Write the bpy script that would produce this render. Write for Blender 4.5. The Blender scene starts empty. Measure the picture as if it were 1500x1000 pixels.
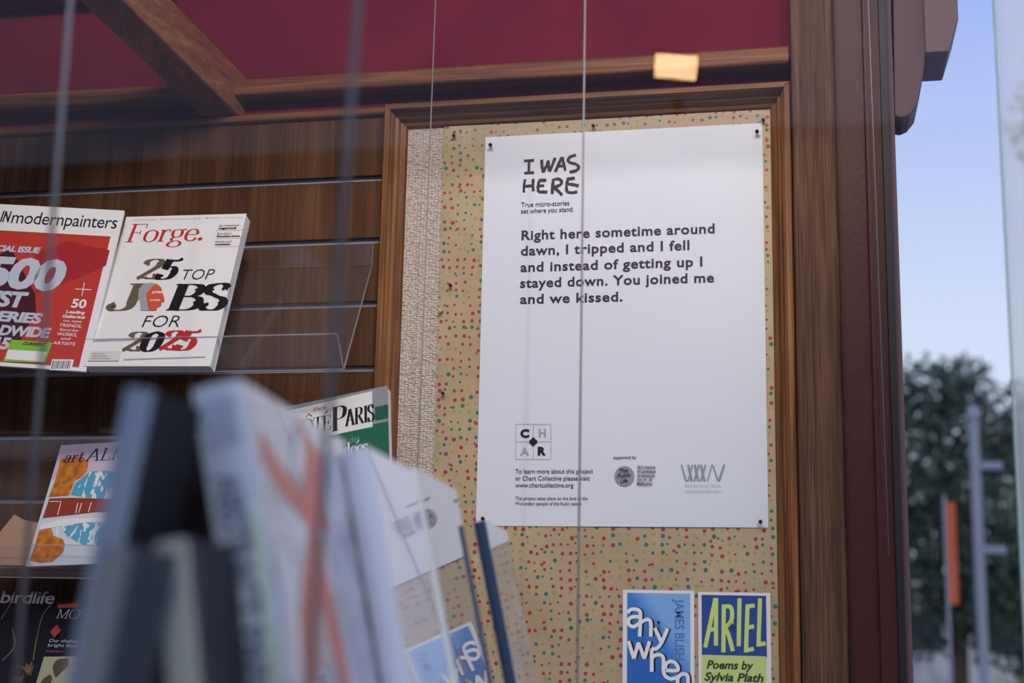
import bpy, bmesh, math, random
from mathutils import Vector, Matrix
random.seed(7)
SC = bpy.context.scene
COL = SC.collection
PI = math.pi
# ------------------------------------------------------------------ camera, world, light
CAM = Vector((.6465, -2.0397, 1.5)); YAW, PITCH, ROLL = .2113, .1945, .0203; F = 2083.
_f = Vector((-math.sin(YAW)*math.cos(PITCH), math.cos(YAW)*math.cos(PITCH), math.sin(PITCH)))
_r = Vector((math.cos(YAW), math.sin(YAW), 0)); _u = _r.cross(_f)
CR = math.cos(ROLL)*_r + math.sin(ROLL)*_u; CU = -math.sin(ROLL)*_r + math.cos(ROLL)*_u
cd = bpy.data.cameras.new('camera'); cam = bpy.data.objects.new('camera', cd); COL.objects.link(cam)
cd.sensor_width = 36; cd.lens = F/1500*36; cd.clip_start = .05; cd.clip_end = 500
cam.matrix_world = Matrix(((CR.x, CU.x, -_f.x, CAM.x), (CR.y, CU.y, -_f.y, CAM.y), (CR.z, CU.z, -_f.z, CAM.z), (0, 0, 0, 1)))
cd.dof.use_dof = True; cd.dof.focus_distance = 2.12; cd.dof.aperture_fstop = 3.2
SC.camera = cam
SC.view_settings.view_transform = 'Standard'; SC.view_settings.look = 'None'
SC.view_settings.gamma = 1; SC.view_settings.use_curve_mapping = False
SC.view_settings.exposure = 0.0
SC.cycles.transparent_max_bounces = 32
w = bpy.data.worlds.new('sky'); SC.world = w; w.use_nodes = True
nt = w.node_tree; nt.nodes.clear()
tc = nt.nodes.new('ShaderNodeTexCoord'); sx = nt.nodes.new('ShaderNodeSeparateXYZ')
rp = nt.nodes.new('ShaderNodeValToRGB'); bg = nt.nodes.new('ShaderNodeBackground'); ow = nt.nodes.new('ShaderNodeOutputWorld')
nt.links.new(tc.outputs['Generated'], sx.inputs[0]); nt.links.new(sx.outputs['Z'], rp.inputs[0])
nt.links.new(rp.outputs[0], bg.inputs[0]); nt.links.new(bg.outputs[0], ow.inputs[0])
e = rp.color_ramp.elements
e[0].position = 0; e[0].color = (.80, .86, 1, 1)
e[1].position = 1; e[1].color = (.22, .36, .86, 1)
for pos, c in ((.2, (.66, .77, 1, 1)), (.42, (.36, .47, .93, 1))):
    k = e.new(pos); k.color = c
bg.inputs[1].default_value = 1.0

def lamp(name, kind, loc, energy, color, aim=None, **kw):
    l = bpy.data.lights.new(name, kind); l.energy = energy; l.color = color
    for k_, v in kw.items(): setattr(l, k_, v)
    o = bpy.data.objects.new(name, l); COL.objects.link(o); o.location = loc
    if aim is not None: o.rotation_euler = (Vector(aim)-Vector(loc)).to_track_quat('-Z', 'Y').to_euler()
    return o
# hazy sun on the street behind the photographer, passing under the shop header
lamp('sun', 'SUN', (2, -6, 4), .70, (1, .93, .84), aim=(2-.36, -5, 3.57), angle=math.radians(1.0))
# added unseen fill lamp under the ceiling, and the display window's warm spot
lamp('added_fill_light', 'AREA', (.35, -1.25, 2.90), 13.5, (1, .93, .87), aim=(.2, -.2, 1.75), shape='RECTANGLE', size=.9, size_y=.16)
lamp('spot_light', 'SPOT', (1.02, -1.3, 2.86), 20, (1, .78, .55), aim=(.15, 0, 2.38), spot_size=math.radians(62), spot_blend=.6, shadow_soft_size=.03)

# ------------------------------------------------------------------ helpers
def at(px, py, Y):                      # the point on the plane y=Y that the picture shows at a pixel
    d = _f + CR*((px-750)/F) - CU*((py-500)/F)
    return CAM + d*((Y-CAM.y)/d.y)
def onplane(px, py, M):                 # same, on the page plane of matrix M; returns local u, v
    d = _f + CR*((px-750)/F) - CU*((py-500)/F)
    n = M.to_3x3() @ Vector((0, 0, 1)); t = (M.translation-CAM).dot(n)/d.dot(n)
    q = M.inverted() @ (CAM + d*t); return q.x, q.y
def tag(o, label=None, cat=None, group=None, kind=None):
    if label: o['label'] = label
    if cat: o['category'] = cat
    if group: o['group'] = group
    if kind: o['kind'] = kind
    return o
def empty(name, loc, label=None, cat=None, group=None, M=None):
    o = bpy.data.objects.new(name, None); COL.objects.link(o); o.empty_display_size = .05
    if M is not None: o.matrix_world = M
    else: o.location = loc
    return tag(o, label, cat, group)
class MB:
    def __init__(s): s.v = []; s.f = []
    def quad(s, a, b, c, d):
        n = len(s.v); s.v += [tuple(a), tuple(b), tuple(c), tuple(d)]; s.f.append((n, n+1, n+2, n+3)); return s
    def poly(s, pts):
        n = len(s.v); s.v += [tuple(p) for p in pts]; s.f.append(tuple(range(n, n+len(pts)))); return s
    def box(s, x0, x1, y0, y1, z0, z1):
        n = len(s.v)
        s.v += [(x, y, z) for z in (z0, z1) for y in (y0, y1) for x in (x0, x1)]
        s.f += [(n, n+2, n+3, n+1), (n+4, n+5, n+7, n+6), (n, n+1, n+5, n+4), (n+2, n+6, n+7, n+3), (n, n+4, n+6, n+2), (n+1, n+3, n+7, n+5)]
        return s
    def prism(s, prof, a, b, mapf):      # closed profile swept from a to b; mapf(p, q, t)->xyz
        n = len(s.v); k = len(prof)
        s.v += [mapf(p, q, a) for p, q in prof] + [mapf(p, q, b) for p, q in prof]
        for i in range(k): j = (i+1) % k; s.f.append((n+i, n+j, n+k+j, n+k+i))
        s.f += [tuple(n+k-1-i for i in range(k)), tuple(n+k+i for i in range(k))]
        return s
    def tube(s, pts, r, seg=8):
        pts = [Vector(p) for p in pts]; n0 = len(s.v)
        for i, p in enumerate(pts):
            d = (pts[min(i+1, len(pts)-1)]-pts[max(i-1, 0)]).normalized()
            a = d.orthogonal().normalized(); b = d.cross(a)
            rr = r[i] if isinstance(r, (list, tuple)) else r
            s.v += [tuple(p + (a*math.cos(2*PI*k/seg)+b*math.sin(2*PI*k/seg))*rr) for k in range(seg)]
        for i in range(len(pts)-1):
            for k in range(seg):
                q = n0+i*seg; s.f.append((q+k, q+(k+1) % seg, q+seg+(k+1) % seg, q+seg+k))
        s.f += [tuple(n0+seg-1-k for k in range(seg)), tuple(n0+(len(pts)-1)*seg+k for k in range(seg))]
        return s
    def build(s, name, mat, parent=None, bevel=0, smooth=False, M=None, fixn=True):
        me = bpy.data.meshes.new(name); me.from_pydata(s.v, [], s.f)
        if fixn and len(s.f) > 1:
            bm = bmesh.new(); bm.from_mesh(me); bmesh.ops.recalc_face_normals(bm, faces=bm.faces); bm.to_mesh(me); bm.free()
        if smooth:
            for p in me.polygons: p.use_smooth = True
        me.materials.append(mat)
        o = bpy.data.objects.new(name, me); COL.objects.link(o)
        if parent is not None: o.parent = parent
        if M is not None: o.matrix_local = M
        if bevel:
            b = o.modifiers.new('bevel', 'BEVEL'); b.width = bevel; b.segments = 2; b.limit_method = 'ANGLE'
        return o
# ------------------------------------------------------------------ materials
def mat(name, color=(.5, .5, .5), rough=.6, spec=.5, metal=0, **kw):
    spec *= .8
    m = bpy.data.materials.new(name); m.use_nodes = True
    b = m.node_tree.nodes['Principled BSDF']
    b.inputs['Base Color'].default_value = (*color, 1); b.inputs['Roughness'].default_value = rough
    b.inputs['Specular IOR Level'].default_value = spec; b.inputs['Metallic'].default_value = metal
    for k_, v in kw.items(): b.inputs[k_].default_value = v
    return m
def N(m, t, **kw):
    n = m.node_tree.nodes.new(t)
    for k_, v in kw.items(): setattr(n, k_, v)
    return n
def L(m, a, b): m.node_tree.links.new(a, b)
def ramp(m, inp, stops, interp='LINEAR'):
    r = N(m, 'ShaderNodeValToRGB'); r.color_ramp.interpolation = interp; el = r.color_ramp.elements
    el[0].position = stops[0][0]; el[0].color = (*stops[0][1], 1); el[1].position = stops[1][0]; el[1].color = (*stops[1][1], 1)
    for p, c in stops[2:]: q = el.new(p); q.color = (*c, 1)
    L(m, inp, r.inputs[0]); return r.outputs[0]
def coords(m, scale):
    t = N(m, 'ShaderNodeTexCoord'); mp = N(m, 'ShaderNodeMapping'); mp.inputs['Scale'].default_value = scale
    L(m, t.outputs['Object'], mp.inputs[0]); return mp.outputs[0]
def noise(m, vec, sc, detail=4, dist=0):
    n = N(m, 'ShaderNodeTexNoise'); n.inputs['Scale'].default_value = sc; n.inputs['Detail'].default_value = detail
    n.inputs['Distortion'].default_value = dist; L(m, vec, n.inputs['Vector']); return n.outputs['Fac']
def bump(m, h, st, dist=.002):
    b = N(m, 'ShaderNodeBump'); b.inputs['Strength'].default_value = st; b.inputs['Distance'].default_value = dist
    L(m, h, b.inputs['Height']); L(m, b.outputs[0], m.node_tree.nodes['Principled BSDF'].inputs['Normal'])
def BC(m): return m.node_tree.nodes['Principled BSDF'].inputs['Base Color']
def wood(name, dark, mid, light, axis='X', rough=.42, sc=1.0, fine=.35):
    m = mat(name, mid, rough+.1, .22)
    s = {'X': (1.2, 30, 30), 'Y': (30, 1.2, 30), 'Z': (30, 30, 1.2)}[axis]
    v = coords(m, tuple(a*sc for a in s)); n1 = noise(m, v, 2.2, 6, .8)
    s2 = {'X': (9, 420, 420), 'Y': (420, 9, 420), 'Z': (420, 420, 9)}[axis]
    v2 = coords(m, s2); n2 = noise(m, v2, 1, 3)
    c1 = ramp(m, n1, [(.28, dark), (.74, light), (.5, mid)])
    c2 = ramp(m, n2, [(.35, (1-fine,)*3), (.6, (1, 1, 1))])
    mx = N(m, 'ShaderNodeMixRGB', blend_type='MULTIPLY'); mx.inputs[0].default_value = 1
    L(m, c1, mx.inputs[1]); L(m, c2, mx.inputs[2]); L(m, mx.outputs[0], BC(m)); bump(m, n2, .25, .0006)
    return m
M_ = {}
for ax in 'XYZ':
    M_['trim'+ax] = wood('trim_wood_'+ax, (.085, .032, .012), (.19, .072, .026), (.33, .14, .055), ax, .38)
    M_['frame'+ax] = wood('frame_wood_'+ax, (.10, .040, .012), (.24, .10, .034), (.38, .18, .07), ax, .34)
M_['slat'] = wood('slat_veneer', (.05, .02, .009), (.10, .042, .016), (.15, .07, .03), 'Z', .45, .5, .32)
M_['post'] = wood('post_wood', (.06, .028, .014), (.12, .056, .030), (.19, .098, .055), 'Z', .5, .8, .5)
M_['beam'] = wood('beam_wood', (.14, .045, .018), (.22, .08, .033), (.30, .12, .05), 'Y', .55, .8, .35)
def felt(name, c1, c2):
    m = mat(name, c1, .92, .15); v = coords(m, (1, 1, 1)); n = noise(m, v, 7, 6, .4)
    L(m, ramp(m, n, [(.3, c1), (.7, c2)]), BC(m)); n2 = noise(m, v, 600, 2); bump(m, n2, .25, .001); return m
M_['maroon'] = felt('maroon_wall_cloth', (.13, .010, .024), (.19, .016, .036))
M_['steel'] = mat('maroon_painted_steel', (.070, .018, .018), .45, .3)
v = coords(M_['steel'], (1, 1, .4)); n = noise(M_['steel'], v, 260, 3); bump(M_['steel'], n, .5, .0012)
M_['rubber'] = mat('black_rubber', (.012, .011, .013), .5)
M_['alu'] = mat('aluminium_insert', (.30, .31, .37), .4, .6, .2)
M_['groove'] = mat('dark_groove', (.015, .012, .012), .8)
# loop-pile cloth of the pin board
m = M_['weave'] = mat('loop_cloth', (.52, .42, .34), .95, .1)
vor = N(m, 'ShaderNodeTexVoronoi'); vor.inputs['Scale'].default_value = 1; vor.inputs['Randomness'].default_value = .55
L(m, coords(m, (190, 190, 330)), vor.inputs['Vector'])
L(m, ramp(m, vor.outputs['Distance'], [(.15, (.78, .68, .60)), (.8, (.40, .32, .27))]), BC(m))
inv = N(m, 'ShaderNodeMath', operation='SUBTRACT'); inv.inputs[0].default_value = 1; L(m, vor.outputs['Distance'], inv.inputs[1]); bump(m, inv.outputs[0], .9, .003)
# spotted kraft paper: printed dots of four colours and many sizes
m = M_['dots'] = mat('spotted_kraft_paper', (.6, .45, .27), .42, .45)
v = coords(m, (1, 0, 1))
mpn = N(m, 'ShaderNodeTexNoise'); mpn.inputs['Scale'].default_value = 9; mpn.inputs['Detail'].default_value = 4; L(m, v, mpn.inputs['Vector'])
base = ramp(m, mpn.outputs['Fac'], [(.3, (.40, .30, .175)), (.7, (.50, .385, .235))])
col = base
for i, (sc_, off) in enumerate(((84, 0), (84, 3.37))):
    mp = N(m, 'ShaderNodeMapping'); mp.inputs['Location'].default_value = (off, 0, off*1.7); mp.inputs['Scale'].default_value = (1, 0, 1)
    t = N(m, 'ShaderNodeTexCoord'); L(m, t.outputs['Object'], mp.inputs[0])
    sp = N(m, 'ShaderNodeSeparateXYZ'); L(m, mp.outputs[0], sp.inputs[0]); cb = N(m, 'ShaderNodeCombineXYZ'); L(m, sp.outputs['X'], cb.inputs['X']); L(m, sp.outputs['Z'], cb.inputs['Y'])
    vo = N(m, 'ShaderNodeTexVoronoi', voronoi_dimensions='2D'); vo.inputs['Scale'].default_value = sc_ if i == 0 else 58
    vo.inputs['Randomness'].default_value = .62; L(m, cb.outputs[0], vo.inputs['Vector'])
    sc3 = N(m, 'ShaderNodeSeparateColor'); L(m, vo.outputs['Color'], sc3.inputs[0])
    rad = N(m, 'ShaderNodeMapRange'); L(m, sc3.outputs['Red'], rad.inputs[0])
    rad.inputs['From Min'].default_value = 0.0; rad.inputs['To Min'].default_value = .13; rad.inputs['To Max'].default_value = .27
    if i == 1: rad.inputs['From Min'].default_value = .72; rad.inputs['To Min'].default_value = 0; rad.inputs['To Max'].default_value = .15
    lt = N(m, 'ShaderNodeMath', operation='LESS_THAN'); L(m, vo.outputs['Distance'], lt.inputs[0]); L(m, rad.outputs[0], lt.inputs[1])
    dc = ramp(m, sc3.outputs['Green'], [(0, (.40, .035, .025)), (.27, (.30, .05, .075)), (.5, (.03, .16, .13)), (.72, (.36, .32, .09))], 'CONSTANT')
    mx = N(m, 'ShaderNodeMixRGB'); L(m, lt.outputs[0], mx.inputs[0]); L(m, col, mx.inputs[1]); L(m, dc, mx.inputs[2]); col = mx.outputs[0]
L(m, col, BC(m)); bump(m, noise(m, v, 14, 3, 1.2), .35, .006)
m = M_['poster'] = mat('poster_paper', (.71, .735, .82), .32, .45); bump(m, noise(m, coords(m, (1, 1, .5)), 3, 2), .25, .02)
M_['ink'] = mat('black_violet_ink', (.03, .012, .035), .5)
M_['inkgrey'] = mat('grey_ink', (.27, .29, .36), .5); M_['inkpale'] = mat('pale_grey_ink', (.42, .43, .50), .5)
M_['blackink'] = mat('black_ink', (.012, .011, .014), .35)
M_['white'] = mat('white_gloss_paper', (.80, .79, .80), .25)
M_['page'] = mat('page_edges', (.72, .71, .72), .7)
def pages_mat(name, c, dark, sc, axis=2):
    m = mat(name, c, .75, .2); s = [3, 3, 3]; s[axis] = sc
    n = noise(m, coords(m, tuple(s)), 1, 3); L(m, ramp(m, n, [(.35, dark), (.62, c)]), BC(m)); return m
M_['pages'] = pages_mat('stacked_page_edges', (.78, .77, .78), (.50, .49, .52), 900)
M_['red'] = mat('red_ink', (.50, .03, .03), .3); M_['redcover'] = mat('red_cover', (.50, .045, .03), .28)
M_['darkred'] = mat('maroon_cover_patch', (.07, .012, .02), .28); M_['midred'] = mat('crimson_cover_patch', (.38, .025, .03), .28)
M_['silverblue'] = mat('silver_blue_ink', (.52, .56, .66), .3)
M_['orange'] = mat('orange_red_ink', (.62, .10, .045), .35); M_['green'] = mat('lime_green_ink', (.22, .50, .04), .35)
M_['brownink'] = mat('taupe_ink', (.14, .10, .07), .4); M_['greyline'] = mat('fine_grey_ink', (.35, .34, .37), .5)
def acrylic(name, tint, gl=.9, refl=1.0, rough=.03, milk=0., milkc=(.8, .85, .9)):
    m = bpy.data.materials.new(name); m.use_nodes = True; nt = m.node_tree; nt.nodes.remove(nt.nodes['Principled BSDF'])
    out = nt.nodes['Material Output']; tr = N(m, 'ShaderNodeBsdfTransparent'); tr.inputs[0].default_value = (*tint, 1)
    g = N(m, 'ShaderNodeBsdfGlossy'); g.inputs['Roughness'].default_value = rough; g.inputs[0].default_value = (gl, gl, gl, 1)
    fr = N(m, 'ShaderNodeFresnel'); fr.inputs['IOR'].default_value = 1.5
    mu = N(m, 'ShaderNodeMath', operation='MULTIPLY'); mu.inputs[1].default_value = refl; mu.use_clamp = True
    ge = N(m, 'ShaderNodeNewGeometry'); fb = N(m, 'ShaderNodeMath', operation='SUBTRACT'); fb.inputs[0].default_value = 1; L(m, ge.outputs['Backfacing'], fb.inputs[1])
    f2 = N(m, 'ShaderNodeMath', operation='MULTIPLY'); L(m, fr.outputs[0], f2.inputs[0]); L(m, fb.outputs[0], f2.inputs[1]); L(m, f2.outputs[0], mu.inputs[0])
    mx = N(m, 'ShaderNodeMixShader'); L(m, mu.outputs[0], mx.inputs[0]); L(m, tr.outputs[0], mx.inputs[1]); L(m, g.outputs[0], mx.inputs[2])
    last = mx.outputs[0]
    if milk:
        d = N(m, 'ShaderNodeBsdfDiffuse'); d.inputs[0].default_value = (*milkc, 1)
        t2 = N(m, 'ShaderNodeBsdfTranslucent'); t2.inputs[0].default_value = (*milkc, 1)
        a = N(m, 'ShaderNodeMixShader'); a.inputs[0].default_value = .5; L(m, d.outputs[0], a.inputs[1]); L(m, t2.outputs[0], a.inputs[2])
        b = N(m, 'ShaderNodeMixShader'); b.inputs[0].default_value = milk; L(m, last, b.inputs[1]); L(m, a.outputs[0], b.inputs[2]); last = b.outputs[0]
    L(m, last, out.inputs[0]); return m
M_['glass'] = acrylic('window_glass', (.985, .99, .985), 1, .6, .0)
M_['acrylic'] = acrylic('clear_acrylic', (.975, .97, .98), .95, 1.0, .05, .035, (.75, .72, .80))
M_['acredge'] = acrylic('acrylic_edge', (.8, .8, .84), .95, 2, .15, .35)
M_['sideglass'] = acrylic('side_glass', (.97, .985, .98), 1, .9, .02, .34, (1, 1, 1))  # milky share puts a pale reflection into the pane's own colour
M_['cable'] = mat('steel_cable', (.24, .22, .23), .45, .5, .3)
M_['pin'] = mat('black_pin', (.015, .012, .016), .3); M_['yellowpin'] = mat('yellow_pin', (.85, .5, .04), .35)

# ------------------------------------------------------------------ lettering
def text_mesh(body, bold=0., shear=0., space=1.0):
    cu = bpy.data.curves.new('t', 'FONT'); cu.body = body; cu.size = 1; cu.offset = bold; cu.shear = shear; cu.space_character = space
    cu.fill_mode = 'FRONT'; cu.resolution_u = 3
    o = bpy.data.objects.new('t', cu); COL.objects.link(o); bpy.context.view_layer.update()
    me = bpy.data.meshes.new_from_object(o.evaluated_get(bpy.context.evaluated_depsgraph_get()))
    vs = [v.co.copy() for v in me.vertices]; fs = [tuple(p.vertices) for p in me.polygons]
    bpy.data.objects.remove(o); bpy.data.curves.remove(cu); bpy.data.meshes.remove(me); return vs, fs
REFH = {}
class Print:
    """Flat print on a page: everything in the page's own u, v metres."""
    def __init__(s, M): s.M = M; s.mb = MB(); s.z = .0004
    def uv(s, px, py): return onplane(px, py, s.M)
    def add(s, vs, fs):
        s.z += 5e-6; n = len(s.mb.v); s.mb.v += [(a, b, s.z) for a, b in vs]; s.mb.f += [tuple(n+i for i in f) for f in fs]
    def text(s, body, u0, v0, u1, size, bold=0., shear=0., space=1., rot=0.):
        vs, fs = text_mesh(body, bold, shear, space)
        x0 = min(v.x for v in vs); x1 = max(v.x for v in vs); k = (u1-u0)/(x1-x0)
        ca, sa = math.cos(rot), math.sin(rot)
        pts = [((v.x-x0)*k, v.y*size) for v in vs]
        s.add([(u0+a*ca-b*sa, v0+a*sa+b*ca) for a, b in pts], fs); return s
    def line(s, body, px0, py0, px1, cap_px, **kw):    # baseline start pixel, end x pixel, cap height in pixels
        u0, v0 = s.uv(px0, py0); u1, _ = s.uv(px1, py0); _, v1 = s.uv(px0, py0-cap_px)
        return s.text(body, u0, v0, u1, (v1-v0)/.73, **kw)
    def polypx(s, pts):
        q = [s.uv(*p) for p in pts]; s.add(q, [tuple(range(len(q)))]); return s
    def poly(s, pts): s.add(pts, [tuple(range(len(pts)))]); return s
    def rectpx(s, x0, y0, x1, y1):
        a = s.uv(x0, y1); b = s.uv(x1, y0); return s.poly([(a[0], a[1]), (b[0], a[1]), (b[0], b[1]), (a[0], b[1])])
    def ribbon(s, pts, wf, smooth=True, nib=None):
        if smooth and len(pts) > 2: pts = spline(pts, 7)
        out = []; k = len(pts)
        for i, p in enumerate(pts):
            a = pts[max(i-1, 0)]; b = pts[min(i+1, k-1)]; dx, dy = b[0]-a[0], b[1]-a[1]; l = math.hypot(dx, dy) or 1e-9
            dx /= l; dy /= l; ww = wf(dx, dy, i/(k-1)) / 2
            out.append(((p[0]-dy*ww, p[1]+dx*ww), (p[0]+dy*ww, p[1]-dx*ww)))
        vs = [q for pr in out for q in pr]; s.add(vs, [(2*i, 2*i+1, 2*i+3, 2*i+2) for i in range(k-1)]); return s
    def ribpx(s, pts, wpx, smooth=True, jit=0):
        q = [s.uv(*p) for p in pts]; c = s.uv(pts[0][0]+wpx, pts[0][1]); ww = abs(c[0]-q[0][0])
        return s.ribbon(q, lambda dx, dy, t: ww*(1+jit*(random.random()-.5)), smooth)
    def done(s, name, material, parent, label=None):
        o = s.mb.build(name, material, parent, fixn=False)
        if label: o['label'] = label
        if name in ('small_lettering', 'sponsor_lettering', 'pale_lettering', 'grass_stems', 'barcode', 'sticker_print', 'white_print'): o['kind'] = 'stuff'
        s.mb = MB(); s.z += .00012; return o
def spline(P, n):
    out = []; k = len(P)
    for i in range(k-1):
        p0 = P[max(i-1, 0)]; p1 = P[i]; p2 = P[i+1]; p3 = P[min(i+2, k-1)]
        for j in range(n):
            t = j/n
            out.append(tuple(.5*((2*p1[c])+(-p0[c]+p2[c])*t+(2*p0[c]-5*p1[c]+4*p2[c]-p3[c])*t*t+(-p0[c]+3*p1[c]-3*p2[c]+p3[c])*t**3) for c in (0, 1)))
    out.append(tuple(P[-1])); return out
# serif skeletons: cap height 1; (advance, curves, straight strokes, serifs (x, y, half width), dots)
G = {
 'C': (.82, [[(.74, .78), (.6, .95), (.42, 1), (.15, .85), (.05, .5), (.15, .15), (.42, 0), (.62, .06), (.76, .24)]], [[(.75, 1), (.75, .7)]], []),
 'O': (.9, [[(.45, 1), (.16, .86), (.06, .5), (.16, .14), (.45, 0), (.74, .14), (.84, .5), (.74, .86), (.45, 1)]], [], []),
 'T': (.74, [], [[(.03, .98), (.71, .98)], [(.37, 0), (.37, 1)], [(.04, 1), (.04, .78)], [(.7, 1), (.7, .78)]], [(.37, .01, .15)]),
 'E': (.7, [], [[(.15, 0), (.15, 1)], [(.15, .98), (.62, .98)], [(.15, .52), (.48, .52)], [(.15, .02), (.65, .02)], [(.61, 1), (.61, .78)], [(.64, 0), (.64, .25)], [(.48, .4), (.48, .64)]], [(.12, .98, .1), (.12, .02, .1)]),
 'P': (.68, [[(.15, .98), (.42, .98), (.6, .88), (.62, .74), (.55, .56), (.38, .48), (.15, .48)]], [[(.15, 0), (.15, 1)]], [(.13, .98, .12), (.15, .02, .15)]),
 'A': (.84, [], [[(.4, 1), (.1, 0)], [(.42, 1), (.72, 0)], [(.2, .34), (.58, .34)]], [(.1, .02, .12), (.7, .02, .14)]),
 'R': (.8, [[(.15, .98), (.42, .98), (.58, .88), (.6, .75), (.53, .58), (.36, .51), (.15, .51)]], [[(.15, 0), (.15, 1)], [(.36, .5), (.72, .0)]], [(.13, .98, .12), (.15, .02, .15), (.74, .02, .08)]),
 'I': (.34, [], [[(.17, 0), (.17, 1)]], [(.17, .98, .15), (.17, .02, .15)]),
 'S': (.62, [[(.5, .8), (.42, .95), (.28, 1), (.1, .9), (.1, .68), (.28, .54), (.48, .4), (.53, .2), (.42, .03), (.26, 0), (.12, .06), (.06, .24)]], [[(.51, 1), (.51, .74)], [(.05, 0), (.05, .28)]], []),
 'J': (.68, [[(.44, .98), (.44, .5), (.42, .15), (.3, 0), (.12, 0), (.04, .12), (.1, .24)]], [], [(.46, .98, .2)]),
 'B': (.8, [[(.18, .98), (.45, .98), (.62, .88), (.62, .66), (.46, .53), (.18, .53)], [(.3, .53), (.52, .52), (.7, .4), (.7, .16), (.52, .02), (.18, .02)]], [[(.18, 0), (.18, 1)]], [(.14, .98, .14), (.14, .02, .14)]),
 'F': (.66, [], [[(.15, 0), (.15, 1)], [(.15, .98), (.64, .98)], [(.15, .52), (.46, .52)], [(.63, 1), (.63, .76)], [(.46, .4), (.46, .64)]], [(.13, .98, .12), (.15, .02, .16)]),
 'L': (.64, [], [[(.15, 0), (.15, 1)], [(.15, .02), (.58, .02)], [(.58, 0), (.58, .25)]], [(.15, .98, .13), (.13, .02, .1)]),
 'M': (1.0, [], [[(.15, 0), (.15, 1)], [(.17, 1), (.5, .05)], [(.5, .05), (.83, 1)], [(.85, 0), (.85, 1)]], [(.12, .98, .1), (.15, .02, .12), (.88, .98, .1), (.85, .02, .14)]),
 'G': (.86, [[(.74, .78), (.6, .95), (.42, 1), (.15, .85), (.05, .5), (.15, .15), (.42, 0), (.6, .05), (.72, .15)]], [[(.75, 1), (.75, .72)], [(.72, .0), (.72, .4)]], [(.7, .42, .14)]),
 'o': (.58, [[(.28, .64), (.1, .54), (.05, .32), (.1, .1), (.28, 0), (.46, .1), (.51, .32), (.46, .54), (.28, .64)]], [], []),
 'r': (.46, [[(.14, .4), (.2, .56), (.32, .64), (.42, .6)]], [[(.14, 0), (.14, .62)], [(.4, .64), (.4, .5)]], [(.1, .62, .08), (.15, .02, .13)]),
 'g': (.58, [[(.26, .64), (.1, .58), (.08, .42), (.12, .28), (.26, .22), (.4, .28), (.44, .42), (.4, .58), (.26, .64)], [(.2, .22), (.1, .12), (.16, .03), (.38, .01), (.5, -.1), (.44, -.25), (.22, -.3), (.04, -.22), (.06, -.08), (.2, .0)], [(.4, .56), (.5, .64), (.57, .6)]], [], []),
 'e': (.52, [[(.06, .36), (.45, .36), (.42, .56), (.27, .64), (.1, .54), (.05, .32), (.1, .1), (.28, 0), (.4, .05), (.47, .16)]], [], []),
 'a': (.54, [[(.1, .5), (.16, .6), (.28, .64), (.4, .56), (.4, .3), (.4, .08), (.5, .0)], [(.4, .38), (.2, .32), (.07, .18), (.12, .04), (.24, .0), (.4, .14)]], [], []),
 't': (.4, [[(.16, .86), (.16, .3), (.18, .06), (.28, .0), (.38, .06)]], [[(.04, .62), (.36, .62)]], []),
 'i': (.3, [], [[(.15, 0), (.15, .62)], [(.15, .84), (.15, .94)]], [(.1, .62, .07), (.15, .02, .12)]),
 'd': (.6, [[(.42, .5), (.3, .62), (.14, .58), (.05, .32), (.12, .06), (.28, .0), (.42, .14)]], [[(.44, 0), (.44, 1)]], [(.38, .98, .08), (.48, .02, .08)]),
 's': (.44, [[(.37, .5), (.3, .62), (.18, .64), (.07, .54), (.1, .4), (.28, .28), (.38, .16), (.3, .02), (.18, .0), (.06, .12)]], [], []),
 'u': (.6, [[(.13, .62), (.13, .2), (.2, .02), (.32, .0), (.46, .14)]], [[(.46, 0), (.46, .62)]], [(.1, .62, .07), (.42, .62, .07), (.5, .02, .07)]),
 'p': (.6, [[(.15, .5), (.3, .63), (.46, .54), (.51, .32), (.44, .08), (.3, .0), (.15, .12)]], [[(.15, -.3), (.15, .62)]], [(.1, .62, .08), (.16, -.29, .13)]),
 '2': (.66, [[(.08, .74), (.12, .92), (.3, 1), (.5, .9), (.5, .66), (.34, .4), (.06, .04)], [(.06, .04), (.25, .1), (.42, .03), (.56, .06), (.6, .22)]], [[(.08, .06), (.52, .06)]], []),
 '5': (.64, [[(.08, .26), (.1, .08), (.26, .0), (.46, .08), (.54, .32), (.46, .54), (.3, .62), (.14, .52)], [(.16, .96), (.3, .9), (.46, .93), (.58, 1.02)]], [[(.14, .98), (.14, .5)], [(.14, .95), (.52, .95)]], []),
 '0': (.66, [[(.32, 1), (.12, .84), (.06, .5), (.12, .16), (.32, 0), (.52, .16), (.58, .5), (.52, .84), (.32, 1)]], [], []),
}
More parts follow.
